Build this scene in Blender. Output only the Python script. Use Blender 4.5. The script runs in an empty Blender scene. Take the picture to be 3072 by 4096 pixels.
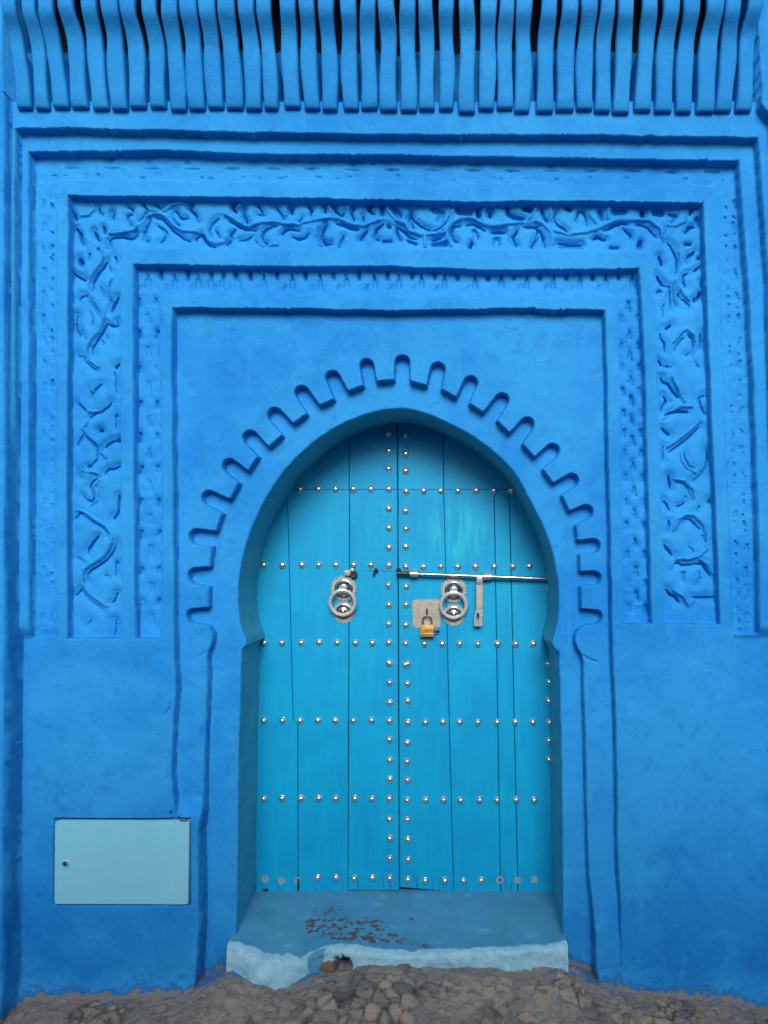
import bpy, bmesh, math, random
import numpy as np

# ------------------------------------------------------------------ camera, sky, sun, exposure
S = 0.00107            # metres per photo pixel on the wall plane (y = 0)
CX, CY = 1770.0, 2252.0  # foot of the perpendicular from the lens on the wall
D = 3.3                # distance lens - wall
HC = 1.86              # lens height above the street
scene = bpy.context.scene
COL = scene.collection

cam_d = bpy.data.cameras.new("camera")
cam = bpy.data.objects.new("camera", cam_d)
COL.objects.link(cam)
cam.location = (0, -D, HC)
cam.rotation_euler = (math.radians(90), 0, 0)
cam_d.sensor_fit = 'HORIZONTAL'
cam_d.sensor_width = 36
cam_d.lens = 36 * D / (3072 * S)
cam_d.shift_x = (1536 - CX) / 3072
cam_d.shift_y = (CY - 2048) / 3072
cam_d.clip_start = 0.05
cam_d.clip_end = 500
scene.camera = cam

SUN_EL, SUN_AZ = 30, 3       # elevation, degrees to the right of the camera axis (sun behind the camera)
world = bpy.data.worlds.new("World")
scene.world = world
world.use_nodes = True
wn, wl = world.node_tree.nodes, world.node_tree.links
for n in list(wn):
    wn.remove(n)
w_out = wn.new('ShaderNodeOutputWorld')
w_bg = wn.new('ShaderNodeBackground')
w_sky = wn.new('ShaderNodeTexSky')
w_sky.sky_type = 'NISHITA'
w_sky.sun_disc = False
w_sky.sun_elevation = math.radians(SUN_EL)
w_sky.sun_rotation = math.radians(180 - SUN_AZ)
w_sky.dust_density = 4.0
w_sky.air_density = 1.0
w_hs = wn.new('ShaderNodeHueSaturation')
w_hs.inputs['Saturation'].default_value = 0.30   # thin cloud
wl.new(w_sky.outputs[0], w_hs.inputs['Color'])
wl.new(w_hs.outputs[0], w_bg.inputs['Color'])
w_bg.inputs['Strength'].default_value = 0.055
wl.new(w_bg.outputs[0], w_out.inputs[0])

sun_d = bpy.data.lights.new("sun", 'SUN')
sun_d.energy = 1.5
sun_d.angle = math.radians(26)
sun_d.color = (1.0, 0.97, 0.92)
sun = bpy.data.objects.new("sun", sun_d)
COL.objects.link(sun)
sun.location = (0.5, -6, 8)
sun.rotation_euler = (math.radians(90 - SUN_EL), 0, math.radians(SUN_AZ))

scene.view_settings.view_transform = 'Standard'
scene.view_settings.look = 'None'
scene.view_settings.exposure = 0.88
scene.view_settings.gamma = 1.0
scene.view_settings.use_curve_mapping = False
scene.render.engine = 'CYCLES'

# ------------------------------------------------------------------ helpers: coordinates, noise
random.seed(11)

def W(p, c, d):
    """photo pixel coordinate -> wall-plane coordinate of a point lying at depth d"""
    return c + (p - c) * (1 + d / D)

def P(px, py, d):
    k = 1 + d / D
    return ((px - CX) * S * k, d, HC + (CY - py) * S * k)

def X(px, d):
    return (px - CX) * S * (1 + d / D)

def Z(py, d):
    return HC + (CY - py) * S * (1 + d / D)

_lat = {}
def vn(u, v, s, seed):
    if seed not in _lat:
        _lat[seed] = np.random.RandomState(seed).rand(256, 256)
    L = _lat[seed]
    x = u / s + 1000.37 * (seed % 7)
    y = v / s + 517.11 * (seed % 5)
    xi = np.floor(x).astype(np.int64); yi = np.floor(y).astype(np.int64)
    fx = x - xi; fy = y - yi
    fx = fx * fx * fx * (fx * (fx * 6 - 15) + 10); fy = fy * fy * fy * (fy * (fy * 6 - 15) + 10)
    a = L[xi & 255, yi & 255]; b = L[(xi + 1) & 255, yi & 255]
    c = L[xi & 255, (yi + 1) & 255]; e = L[(xi + 1) & 255, (yi + 1) & 255]
    return ((a * (1 - fx) + b * fx) * (1 - fy) + (c * (1 - fx) + e * fx) * fy) * 2 - 1

def fbm(u, v, s, seed, octs=3, gain=0.5):
    r = 0; a = 1.0; t = 0
    for o in range(octs):
        r = r + a * vn(u, v, s / 2 ** o, seed + o * 13)
        t += a; a *= gain
    return r / t

def sm(a, b, x):
    t = np.clip((x - a) / (b - a), 0, 1)
    return t * t * (3 - 2 * t)

# ------------------------------------------------------------------ helpers: materials
def new_mat(name):
    m = bpy.data.materials.new(name)
    m.use_nodes = True
    nt = m.node_tree
    return m, nt, nt.nodes['Principled BSDF']

def nd(nt, typ, **kw):
    n = nt.nodes.new(typ)
    for k, v in kw.items():
        setattr(n, k, v)
    return n

def noise(nt, vec, scale, detail=4, rough=0.55, dist=0.0):
    n = nd(nt, 'ShaderNodeTexNoise')
    n.inputs['Scale'].default_value = scale
    n.inputs['Detail'].default_value = detail
    n.inputs['Roughness'].default_value = rough
    n.inputs['Distortion'].default_value = dist
    nt.links.new(vec, n.inputs['Vector'])
    return n.outputs['Fac']

def ramp(nt, fac, p0, p1, smooth=True):
    n = nd(nt, 'ShaderNodeMapRange')
    n.interpolation_type = 'SMOOTHSTEP' if smooth else 'LINEAR'
    n.inputs['From Min'].default_value = p0
    n.inputs['From Max'].default_value = p1
    nt.links.new(fac, n.inputs['Value'])
    return n.outputs['Result']

def mixc(nt, fac, a, b):
    n = nd(nt, 'ShaderNodeMix', data_type='RGBA')
    if isinstance(fac, float):
        n.inputs[0].default_value = fac
    else:
        nt.links.new(fac, n.inputs[0])
    for s_, i in ((a, 6), (b, 7)):
        if isinstance(s_, tuple):
            n.inputs[i].default_value = (*s_, 1)
        else:
            nt.links.new(s_, n.inputs[i])
    return n.outputs[2]

def mul(nt, a, b):
    n = nd(nt, 'ShaderNodeMath', operation='MULTIPLY')
    for s_, i in ((a, 0), (b, 1)):
        if isinstance(s_, float):
            n.inputs[i].default_value = s_
        else:
            nt.links.new(s_, n.inputs[i])
    return n.outputs[0]

def add(nt, a, b):
    n = nd(nt, 'ShaderNodeMath', operation='ADD')
    for s_, i in ((a, 0), (b, 1)):
        if isinstance(s_, float):
            n.inputs[i].default_value = s_
        else:
            nt.links.new(s_, n.inputs[i])
    return n.outputs[0]

def bump(nt, bsdf, h, strength, dist):
    n = nd(nt, 'ShaderNodeBump')
    n.inputs['Strength'].default_value = strength
    n.inputs['Distance'].default_value = dist
    nt.links.new(h, n.inputs['Height'])
    nt.links.new(n.outputs[0], bsdf.inputs['Normal'])

def attr(nt, name):
    n = nd(nt, 'ShaderNodeAttribute', attribute_name=name)
    return n.outputs['Fac']

def coords(nt, which='Object', scale=None):
    tc = nd(nt, 'ShaderNodeTexCoord')
    o = tc.outputs[which]
    if scale:
        mp = nd(nt, 'ShaderNodeMapping')
        mp.inputs['Scale'].default_value = scale
        nt.links.new(o, mp.inputs['Vector'])
        o = mp.outputs[0]
    return o

def paint_mat(name, c_main, c_patch, c_light, rough=0.72, grain=1.0, worn=False, vary=False):
    m, nt, b = new_mat(name)
    v = coords(nt)
    f1 = ramp(nt, noise(nt, v, 1.6, 5, 0.6, 0.4), 0.38, 0.68)
    col = mixc(nt, f1, c_main, c_patch)
    f2 = ramp(nt, noise(nt, v, 7.0, 5, 0.65, 0.8), 0.52, 0.75)
    col = mixc(nt, mul(nt, f2, 0.55), col, c_light)
    f3 = ramp(nt, noise(nt, v, 260.0, 2, 0.6), 0.35, 0.75)
    col = mixc(nt, mul(nt, f3, 0.30), col, c_patch)
    spk = None
    if worn:
        # brushed second coat: blotches with ragged edges, runs, small knocks, raw render at the foot
        bl = ramp(nt, noise(nt, v, 9.0, 6, 0.72, 1.2), 0.555, 0.60)
        col = mixc(nt, mul(nt, bl, 0.28), col, tuple(c * .72 for c in c_patch))
        mp = nd(nt, 'ShaderNodeMapping'); mp.inputs['Scale'].default_value = (1, 1, 0.12); nt.links.new(v, mp.inputs['Vector'])
        st_ = ramp(nt, noise(nt, mp.outputs[0], 22.0, 5, 0.6), 0.56, 0.74)
        col = mixc(nt, mul(nt, st_, 0.35), col, c_light)
        spk = ramp(nt, noise(nt, v, 46.0, 4, 0.65), 0.715, 0.76)
        col = mixc(nt, mul(nt, spk, 0.75), col, (0.006, 0.075, 0.27))
        ft = add(nt, attr(nt, 'foot'), mul(nt, add(nt, noise(nt, v, 26.0, 6, 0.7), -0.5), 1.5))
        raw = ramp(nt, ft, 0.70, 0.80)
        col = mixc(nt, ramp(nt, ft, 0.42, 0.62), col, (0.014, 0.15, 0.42))
        col = mixc(nt, raw, col, mixc(nt, noise(nt, v, 60.0, 4), (0.13, 0.14, 0.15), (0.22, 0.22, 0.21)))
    if vary:
        oi = nd(nt, 'ShaderNodeObjectInfo')
        col = mixc(nt, mul(nt, oi.outputs['Random'], 0.6), col, c_patch)
    nt.links.new(col, b.inputs['Base Color'])
    b.inputs['Roughness'].default_value = rough
    b.inputs['Specular IOR Level'].default_value = 0.16
    h = add(nt, mul(nt, noise(nt, v, 150.0, 4, 0.6), 0.7), mul(nt, noise(nt, v, 28.0, 5, 0.6), 1.5))
    if spk is not None:
        h = add(nt, h, mul(nt, spk, -1.0))
    bump(nt, b, h, 0.5 * grain, 0.0025)
    return m

M_blue = paint_mat('blue_limewash', (0.021, 0.270, 0.650), (0.007, 0.195, 0.57), (0.028, 0.31, 0.69), worn=True)
M_tile = paint_mat('blue_limewash_tile', (0.022, 0.275, 0.650), (0.009, 0.21, 0.58), (0.028, 0.315, 0.69), grain=1.5, worn=True, vary=True)
M_teal = paint_mat('teal_reveal_paint', (0.055, 0.37, 0.52), (0.045, 0.33, 0.48), (0.065, 0.40, 0.55), rough=0.55)

def door_mat():
    m, nt, b = new_mat('turquoise_door_paint')
    tc = coords(nt)
    oi = nd(nt, 'ShaderNodeObjectInfo')
    cmb = nd(nt, 'ShaderNodeCombineXYZ')
    nt.links.new(mul(nt, oi.outputs['Random'], 30.0), cmb.inputs[0])
    va = nd(nt, 'ShaderNodeVectorMath', operation='ADD')
    nt.links.new(tc, va.inputs[0]); nt.links.new(cmb.outputs[0], va.inputs[1])
    mp = nd(nt, 'ShaderNodeMapping'); mp.inputs['Scale'].default_value = (1, 1, 0.08)
    nt.links.new(va.outputs[0], mp.inputs['Vector'])
    v, vs = va.outputs[0], mp.outputs[0]
    col = mixc(nt, ramp(nt, noise(nt, v, 3.0, 5, 0.6, 0.5), 0.35, 0.7), (0.001, 0.315, 0.585), (0.001, 0.265, 0.535))
    col = mixc(nt, mul(nt, ramp(nt, noise(nt, vs, 45.0, 4, 0.6), 0.45, 0.7), 0.45), col, (0.002, 0.365, 0.61))
    # rubbed paint showing an older, greener coat
    geo = nd(nt, 'ShaderNodeNewGeometry')
    sx = nd(nt, 'ShaderNodeSeparateXYZ'); nt.links.new(geo.outputs['Position'], sx.inputs[0])
    def gauss(cx, cz, rx, rz):
        a = nd(nt, 'ShaderNodeMath', operation='SUBTRACT'); nt.links.new(sx.outputs[0], a.inputs[0]); a.inputs[1].default_value = cx
        e = nd(nt, 'ShaderNodeMath', operation='SUBTRACT'); nt.links.new(sx.outputs[2], e.inputs[0]); e.inputs[1].default_value = cz
        a2 = mul(nt, mul(nt, a.outputs[0], a.outputs[0]), 1 / rx ** 2); e2 = mul(nt, mul(nt, e.outputs[0], e.outputs[0]), 1 / rz ** 2)
        return ramp(nt, add(nt, a2, e2), 1.0, 0.0)
    wear = mul(nt, gauss(X(1830, .44), Z(2130, .44), 0.2, 0.17), ramp(nt, noise(nt, mp.outputs[0], 30.0, 5, 0.7, 0.6), 0.40, 0.56))
    col = mixc(nt, mul(nt, wear, 0.75), col, (0.018, 0.45, 0.55))
    wear2 = mul(nt, gauss(X(2000, .44), Z(2420, .44), 0.2, 0.25), ramp(nt, noise(nt, vs, 20.0, 5, 0.7, 0.6), 0.42, 0.62))
    col = mixc(nt, mul(nt, wear2, 0.6), col, (0.008, 0.37, 0.52))
    # bare dark wood at the foot of the boards, small knocks
    foot = ramp(nt, sx.outputs[2], Z(3460, .44), Z(3560, .44))
    chip = mul(nt, foot, ramp(nt, noise(nt, vs, 90.0, 5, 0.7), 0.53, 0.66))
    col = mixc(nt, mul(nt, chip, 0.85), col, (0.01, 0.05, 0.10))
    scr = mul(nt, gauss(X(1508, .44), Z(2284, .44), 0.10, 0.006), ramp(nt, noise(nt, v, 70.0, 4, 0.7), 0.40, 0.6))
    col = mixc(nt, mul(nt, scr, 0.9), col, (0.008, 0.05, 0.10))
    kn = ramp(nt, noise(nt, v, 60.0, 3, 0.6), 0.74, 0.80)
    col = mixc(nt, mul(nt, kn, 0.5), col, (0.01, 0.10, 0.22))
    nt.links.new(col, b.inputs['Base Color'])
    b.inputs['Roughness'].default_value = 0.50
    b.inputs['Specular IOR Level'].default_value = 0.20
    h = add(nt, mul(nt, noise(nt, vs, 160.0, 4, 0.6), 0.7), mul(nt, noise(nt, v, 14.0, 3), 1.0))
    bump(nt, b, h, 0.45, 0.002)
    return m
M_door = door_mat()

def metal_mat(name, c, c2, rough, scale=60.0, metallic=1.0):
    m, nt, b = new_mat(name)
    v = coords(nt)
    f = ramp(nt, noise(nt, v, scale, 4, 0.6), 0.40, 0.70)
    nt.links.new(mixc(nt, f, c, c2), b.inputs['Base Color'])
    b.inputs['Metallic'].default_value = metallic
    r = nd(nt, 'ShaderNodeMapRange'); r.inputs['To Min'].default_value = rough * 0.8; r.inputs['To Max'].default_value = rough * 1.5
    nt.links.new(f, r.inputs['Value']); nt.links.new(r.outputs[0], b.inputs['Roughness'])
    bump(nt, b, noise(nt, v, scale * 2, 4, 0.6), 0.25, 0.001)
    return m
M_stud = metal_mat('stud_metal', (0.78, 0.76, 0.70), (0.48, 0.47, 0.45), 0.32, 90, 0.92)
M_knock = metal_mat('knocker_metal', (0.84, 0.82, 0.76), (0.56, 0.54, 0.50), 0.34, 70, 0.82)
M_plate = metal_mat('tin_plate', (0.55, 0.51, 0.45), (0.30, 0.28, 0.245), 0.38, 22, 0.65)
M_iron = metal_mat('dark_iron', (0.06, 0.065, 0.08), (0.03, 0.03, 0.035), 0.45, 50, 0.8)
M_rod = metal_mat('bolt_steel', (0.46, 0.46, 0.46), (0.24, 0.23, 0.23), 0.30, 40)
M_brass = metal_mat('brass', (0.92, 0.54, 0.14), (0.60, 0.31, 0.07), 0.30, 45, 0.75)
M_ring = metal_mat('worn_ring', (0.66, 0.64, 0.58), (0.44, 0.42, 0.38), 0.42, 90, 0.45)
M_boss = metal_mat('polished_boss', (0.42, 0.42, 0.43), (0.26, 0.26, 0.28), 0.20, 60)
M_mark = metal_mat('stud_ghost', (0.20, 0.33, 0.42), (0.10, 0.20, 0.28), 0.7, 80, 0.0)
M_box = paint_mat('pale_blue_enamel', (0.19, 0.51, 0.68), (0.165, 0.47, 0.64), (0.22, 0.55, 0.72), rough=0.45, grain=0.4)
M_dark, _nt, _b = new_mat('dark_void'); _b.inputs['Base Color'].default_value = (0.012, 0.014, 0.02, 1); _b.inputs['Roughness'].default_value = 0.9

def sill_mat():
    m, nt, b = new_mat('sill_paint')
    v = coords(nt)
    col = mixc(nt, ramp(nt, noise(nt, v, 5.0, 5, 0.6, 0.6), 0.35, 0.7), (0.040, 0.215, 0.38), (0.05, 0.26, 0.47))
    mp = nd(nt, 'ShaderNodeMapping'); mp.inputs['Scale'].default_value = (0.55, 1, 1); nt.links.new(v, mp.inputs['Vector'])
    col = mixc(nt, mul(nt, ramp(nt, noise(nt, mp.outputs[0], 16.0, 4, 0.6), 0.58, 0.72), 0.4), col, (0.14, 0.40, 0.58))
    lipn = add(nt, attr(nt, 'lip'), mul(nt, add(nt, noise(nt, v, 24.0, 4, 0.55), -0.5), 0.7))
    lip = ramp(nt, lipn, 0.40, 0.56)
    lipc = mixc(nt, ramp(nt, noise(nt, v, 26.0, 5, 0.65), 0.4, 0.68), (0.27, 0.53, 0.68), (0.17, 0.43, 0.60))
    col = mixc(nt, lip, col, lipc)
    chipn = mul(nt, attr(nt, 'chip'), noise(nt, mp.outputs[0], 48.0, 6, 0.66, 0.2))
    chip = ramp(nt, chipn, 0.515, 0.53)
    col = mixc(nt, chip, col, mixc(nt, noise(nt, v, 120.0, 3), (0.050, 0.034, 0.030), (0.12, 0.085, 0.07)))
    raw = ramp(nt, add(nt, attr(nt, 'raw'), mul(nt, add(nt, noise(nt, v, 45.0, 4), -0.5), 0.8)), 0.42, 0.58)
    col = mixc(nt, raw, col, mixc(nt, noise(nt, v, 40.0, 4), (0.10, 0.075, 0.05), (0.20, 0.155, 0.11)))
    nt.links.new(col, b.inputs['Base Color'])
    b.inputs['Roughness'].default_value = 0.62
    h = add(nt, mul(nt, noise(nt, v, 70.0, 5, 0.65), 1.0), mul(nt, chip, -0.5))
    bump(nt, b, h, 0.7, 0.004)
    return m
M_sill = sill_mat()

def ground_mat(name, stone=False):
    m, nt, b = new_mat(name)
    v = coords(nt)
    geo = nd(nt, 'ShaderNodeNewGeometry')
    wp = geo.outputs['Position']
    if stone:
        oi = nd(nt, 'ShaderNodeObjectInfo')
        cr = nd(nt, 'ShaderNodeValToRGB')
        cr.color_ramp.interpolation = 'LINEAR'
        cols = [(0.0, (0.14, 0.144, 0.155)), (0.25, (0.25, 0.243, 0.233)), (0.5, (0.30, 0.275, 0.25)), (0.7, (0.18, 0.18, 0.19)), (0.9, (0.35, 0.25, 0.18)), (1.0, (0.09, 0.09, 0.10))]
        while len(cr.color_ramp.elements) < len(cols):
            cr.color_ramp.elements.new(0.5)
        for e, (p, c) in zip(cr.color_ramp.elements, cols):
            e.position = p; e.color = (*c, 1)
        nt.links.new(oi.outputs['Random'], cr.inputs[0])
        col = mixc(nt, mul(nt, ramp(nt, noise(nt, wp, 30.0, 5, 0.65), 0.4, 0.7), 0.6), cr.outputs[0], (0.10, 0.09, 0.085))
    else:
        col = mixc(nt, ramp(nt, noise(nt, wp, 6.0, 6, 0.65, 0.3), 0.36, 0.66), (0.21, 0.213, 0.213), (0.30, 0.278, 0.250))
        col = mixc(nt, mul(nt, ramp(nt, noise(nt, wp, 22.0, 5, 0.7), 0.50, 0.64), 0.65), col, (0.12, 0.122, 0.13))
        cl = attr(nt, 'cell')
        col = mixc(nt, mul(nt, ramp(nt, cl, 0.45, 0.05), 0.85), col, (0.11, 0.113, 0.125))
        col = mixc(nt, mul(nt, ramp(nt, cl, 0.55, 0.9), 0.8), col, (0.36, 0.31, 0.26))
        col = mixc(nt, mul(nt, attr(nt, 'crack'), 0.85), col, (0.035, 0.033, 0.032))
    col = mixc(nt, mul(nt, ramp(nt, noise(nt, wp, 120.0, 4, 0.7), 0.45, 0.7), 0.5), col, (0.27, 0.235, 0.19))
    col = mixc(nt, mul(nt, ramp(nt, noise(nt, wp, 75.0, 5, 0.7, 0.5), 0.56, 0.66), 0.8), col, (0.07, 0.07, 0.073))
    # drips and flakes of wall paint near the wall
    sx = nd(nt, 'ShaderNodeSeparateXYZ'); nt.links.new(wp, sx.inputs[0])
    near = ramp(nt, sx.outputs[1], -0.22, 0.03)
    if not stone:
        near = add(nt, mul(nt, near, 0.5), mul(nt, attr(nt, 'wall_foot'), 0.5))
    fl = ramp(nt, add(nt, mul(nt, near, 0.21), noise(nt, wp, 42.0, 4, 0.6)), 0.735, 0.765)
    col = mixc(nt, fl, col, (0.03, 0.20, 0.55))
    if not stone:
        wash = ramp(nt, add(nt, attr(nt, 'wall_foot'), mul(nt, add(nt, noise(nt, wp, 28.0, 5, 0.65), -0.5), 1.3)), 0.62, 1.0)
        col = mixc(nt, mul(nt, wash, 0.85), col, (0.05, 0.20, 0.40))
    nt.links.new(col, b.inputs['Base Color'])
    b.inputs['Roughness'].default_value = 0.85
    b.inputs['Specular IOR Level'].default_value = 0.2
    h = add(nt, mul(nt, noise(nt, wp, 55.0, 6, 0.68), 1.0), mul(nt, noise(nt, wp, 240.0, 4, 0.7), 0.35))
    bump(nt, b, h, 0.9, 0.008)
    return m
M_ground = ground_mat('street_mortar')
M_stone = ground_mat('street_stone', True)

# ------------------------------------------------------------------ helpers: objects
def empty(name, loc, label, cat, group=None):
    o = bpy.data.objects.new(name, None)
    COL.objects.link(o)
    o.location = loc
    o['label'] = label; o['category'] = cat
    if group:
        o['group'] = group
    return o

def origin(o):
    v = np.zeros(3)
    while o is not None:
        v += np.array(o.location); o = o.parent
    return v

def np_mesh(name, verts, faces, mat, smooth=True, sharp=None):
    me = bpy.data.meshes.new(name)
    verts = np.asarray(verts, dtype=np.float32)
    if isinstance(faces, np.ndarray):
        n = len(faces)
        me.vertices.add(len(verts)); me.vertices.foreach_set('co', verts.ravel())
        me.loops.add(n * 4); me.loops.foreach_set('vertex_index', faces.astype(np.int32).ravel())
        me.polygons.add(n); me.polygons.foreach_set('loop_start', np.arange(0, n * 4, 4, dtype=np.int32))
        me.update(calc_edges=True)
    else:
        me.from_pydata(verts.tolist(), [], faces)
        me.update()
    me.polygons.foreach_set('use_smooth', np.full(len(me.polygons), smooth, dtype=bool))
    if sharp:
        me.set_sharp_from_angle(angle=math.radians(sharp))
    if mat:
        me.materials.append(mat)
    return me

def link(name, me, parent=None, loc=(0, 0, 0), rot=None):
    o = bpy.data.objects.new(name, me)
    COL.objects.link(o)
    o.parent = parent
    o.location = loc
    if rot:
        o.rotation_euler = rot
    return o

class MB:
    """collects shapes given in world coordinates"""
    def __init__(self):
        self.v, self.f = [], []
    def add(self, vs, fs):
        o = len(self.v)
        self.v += [tuple(p) for p in vs]
        self.f += [[i + o for i in f] for f in fs]
        return self
    def box(self, x0, x1, y0, y1, z0, z1, bev=0.0, seg=2):
        bm = bmesh.new()
        bmesh.ops.create_cube(bm, size=1)
        for v in bm.verts:
            v.co = ((x0 + x1) / 2 + v.co.x * (x1 - x0), (y0 + y1) / 2 + v.co.y * (y1 - y0), (z0 + z1) / 2 + v.co.z * (z1 - z0))
        if bev:
            bmesh.ops.bevel(bm, geom=list(bm.edges), offset=bev, segments=seg, affect='EDGES', profile=0.6)
        bm.verts.index_update()
        self.add([v.co.copy() for v in bm.verts], [[v.index for v in f.verts] for f in bm.faces])
        bm.free()
        return self
    def lathe(self, cx, cz, y0, prof, n=16):
        """profile of (radius, height towards the street); axis along y"""
        vs, fs = [], []
        for r, h in prof:
            for k in range(n):
                a = 2 * math.pi * k / n
                vs.append((cx + r * math.cos(a), y0 - h, cz + r * math.sin(a)))
        for i in range(len(prof) - 1):
            for k in range(n):
                k2 = (k + 1) % n
                fs.append([i * n + k, i * n + k2, (i + 1) * n + k2, (i + 1) * n + k])
        fs.append([(len(prof) - 1) * n + k for k in range(n)])
        return self.add(vs, fs)
    def tube(self, pts, r, n=8, closed=False, caps=True, rz=None):
        pts = [np.array(p, float) for p in pts]
        m = len(pts); vs, fs = [], []
        for i, p in enumerate(pts):
            a = pts[(i - 1) % m] if (closed or i > 0) else p
            b = pts[(i + 1) % m] if (closed or i < m - 1) else p
            t = b - a; t /= np.linalg.norm(t)
            up = np.array((0, 1.0, 0)) if abs(t[1]) < 0.9 else np.array((1.0, 0, 0))
            s = np.cross(t, up); s /= np.linalg.norm(s); w = np.cross(s, t)
            rr = r[i] if isinstance(r, (list, tuple)) else r
            for k in range(n):
                a_ = 2 * math.pi * k / n
                vs.append(p + s * math.cos(a_) * rr + w * math.sin(a_) * (rz or rr))
        for i in range(m if closed else m - 1):
            for k in range(n):
                k2 = (k + 1) % n; j = (i + 1) % m
                fs.append([i * n + k, i * n + k2, j * n + k2, j * n + k])
        if caps and not closed:
            fs.append([k for k in range(n)][::-1]); fs.append([(m - 1) * n + k for k in range(n)])
        return self.add(vs, fs)
    def prism(self, poly, yf, yb, bev=0.0):
        """poly = [(x,z)] counter-clockwise as seen from the street, front at yf"""
        n = len(poly); vs, fs = [], []
        cx = sum(p[0] for p in poly) / n; cz = sum(p[1] for p in poly) / n
        def inset(p):
            dx, dz = cx - p[0], cz - p[1]; l = math.hypot(dx, dz)
            return (p[0] + dx / l * bev, p[1] + dz / l * bev)
        loops = [[(x, yf, z) for x, z in (map(inset, poly) if bev else poly)]]
        if bev:
            loops.append([(x, yf + bev, z) for x, z in poly])
        loops.append([(x, yb, z) for x, z in poly])
        for l in loops:
            vs += l
        for i in range(len(loops) - 1):
            for k in range(n):
                k2 = (k + 1) % n
                fs.append([i * n + k, (i + 1) * n + k, (i + 1) * n + k2, i * n + k2])
        fs.append(list(range(n)))
        fs.append([(len(loops) - 1) * n + k for k in range(n)][::-1])
        return self.add(vs, fs)
    def build(self, name, mat, parent=None, smooth=True, sharp=35, origin_at=None):
        o = origin(parent)
        loc = (0, 0, 0)
        base = o.copy()
        if origin_at is not None:
            loc = tuple(np.array(origin_at) - o); base = np.array(origin_at, float)
        me = np_mesh(name, np.array(self.v) - base, self.f, mat, smooth, sharp)
        return link(name, me, parent, loc)

# ------------------------------------------------------------------ the house front: one plaster relief, cut into its parts
house = empty('house_front', (0, 0, 0), 'bright blue plastered house front with stepped frames and a scalloped horseshoe doorway', 'house front')

# grid lines in wall-plane pixels, finer across the carved bands
def lines(spans):
    out = [spans[0][0]]
    for a, b, st in spans:
        n = max(1, int(round((b - a) / st)))
        out += list(np.linspace(a, b, n + 1)[1:])
    return np.array(out)
GU = lines([(-2200, -60, 160), (-60, 262, 3.7), (262, 492, 2.3), (492, 2612, 3.6), (2612, 2900, 2.5), (2900, 3130, 4), (3130, 5400, 160)])
GV = lines([(-420, 180, 25), (180, 240, 5), (240, 425, 10), (425, 770, 3.6), (770, 1010, 2.3), (1010, 2575, 3.3), (2575, 3700, 4.2), (3700, 4060, 4.5), (4060, 4600, 50)])
NU, NV = len(GU), len(GV)
U, V = np.meshgrid(GU, GV)

# plaster edges are never straight: warp before measuring
wu = U + 2.6 * fbm(U, V, 120, 3, 2) + .35 * vn(U, V, 17, 21)
wv = V + 3.0 * fbm(U, V, 110, 5, 2) + 1.5 * vn(U, V, 14, 23) + 2.2 * np.maximum(0, vn(U, V, 55, 27) - 0.25) * vn(U, V, 7, 29) * 4

def frame(d, xl, xr, yt, yb=None):
    """signed distance (inside positive) of a doorway-shaped outline traced on the photo at depth d"""
    def cv(pts, c_in, c_out):
        a = np.array(pts, float)
        return W(a[:, 0], c_in, d), W(a[:, 1], c_out, d)
    a, b = cv(xl, CY, CX); left = np.interp(wv, a, b)
    a, b = cv(xr, CY, CX); right = np.interp(wv, a, b)
    a, b = cv(yt, CX, CY); top = np.interp(wu, a, b)
    s = np.minimum(np.minimum(wu - left, right - wu), wv - top)
    if yb is not None:
        a, b = cv(yb, CX, CY); s = np.minimum(s, np.interp(wu, a, b) - wv)
    return s
YB = [(200, 2558), (800, 2558), (2400, 2500), (2900, 2500)]
E0 = frame(-.13, [(0, 14), (4000, 14)], [(0, 3022), (420, 3050), (470, 3100), (2600, 3160)], [(0, -2000), (3072, -2000)])
E1 = frame(-.08, [(500, 57), (1500, 54), (2600, 43), (4000, 36)], [(550, 3036), (1100, 3076), (2600, 3120), (4000, 3140)],
           [(57, 509), (420, 512), (1000, 528), (1536, 535), (2300, 538), (3036, 549)])
E2 = frame(-.035, [(600, 111), (1600, 113), (2560, 110)], [(640, 2958), (1190, 2999), (1553, 3017), (2094, 3035), (2500, 3043)],
           [(111, 604), (420, 601), (650, 598), (990, 614), (1400, 615), (2000, 626), (2900, 641)], [(100, 2556), (800, 2556), (2400, 2540), (3050, 2540)])
E3 = frame(0, [(700, 219), (1700, 219), (2700, 218)], [(740, 2872), (1700, 2903), (2490, 2936), (2600, 2940)], [(219, 714), (1000, 722), (2000, 729), (2872, 739)])
E4 = frame(0, [(780, 270), (1500, 267), (2100, 265), (2560, 267)], [(812, 2815), (1700, 2850), (2490, 2884)],
           [(272, 779), (600, 785), (1000, 787), (1540, 798), (1850, 805), (2100, 801), (2500, 803), (2815, 811)], YB)
E5 = frame(0, [(993, 476), (1400, 477), (1900, 481), (2560, 484)], [(1006, 2619), (1300, 2627), (1800, 2641), (2300, 2657), (2520, 2662)],
           [(478, 993), (1000, 992), (1540, 996), (1800, 992), (2300, 1000), (2620, 1006)])
E6 = frame(0, [(1050, 530), (1600, 531), (2100, 535), (2560, 538)], [(1072, 2557), (1250, 2570), (1500, 2582), (1950, 2594), (2500, 2609)],
           [(531, 1055), (1000, 1064), (1560, 1063), (1950, 1080), (2200, 1077), (2556, 1072)], YB)
E7 = frame(0, [(1176, 633), (1372, 632), (1822, 643), (2143, 644), (2560, 641)], [(1184, 2475), (1500, 2482), (1850, 2488), (2150, 2496), (2510, 2504)],
           [(633, 1176), (1200, 1181), (1560, 1184), (2000, 1181), (2480, 1184)])
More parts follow.
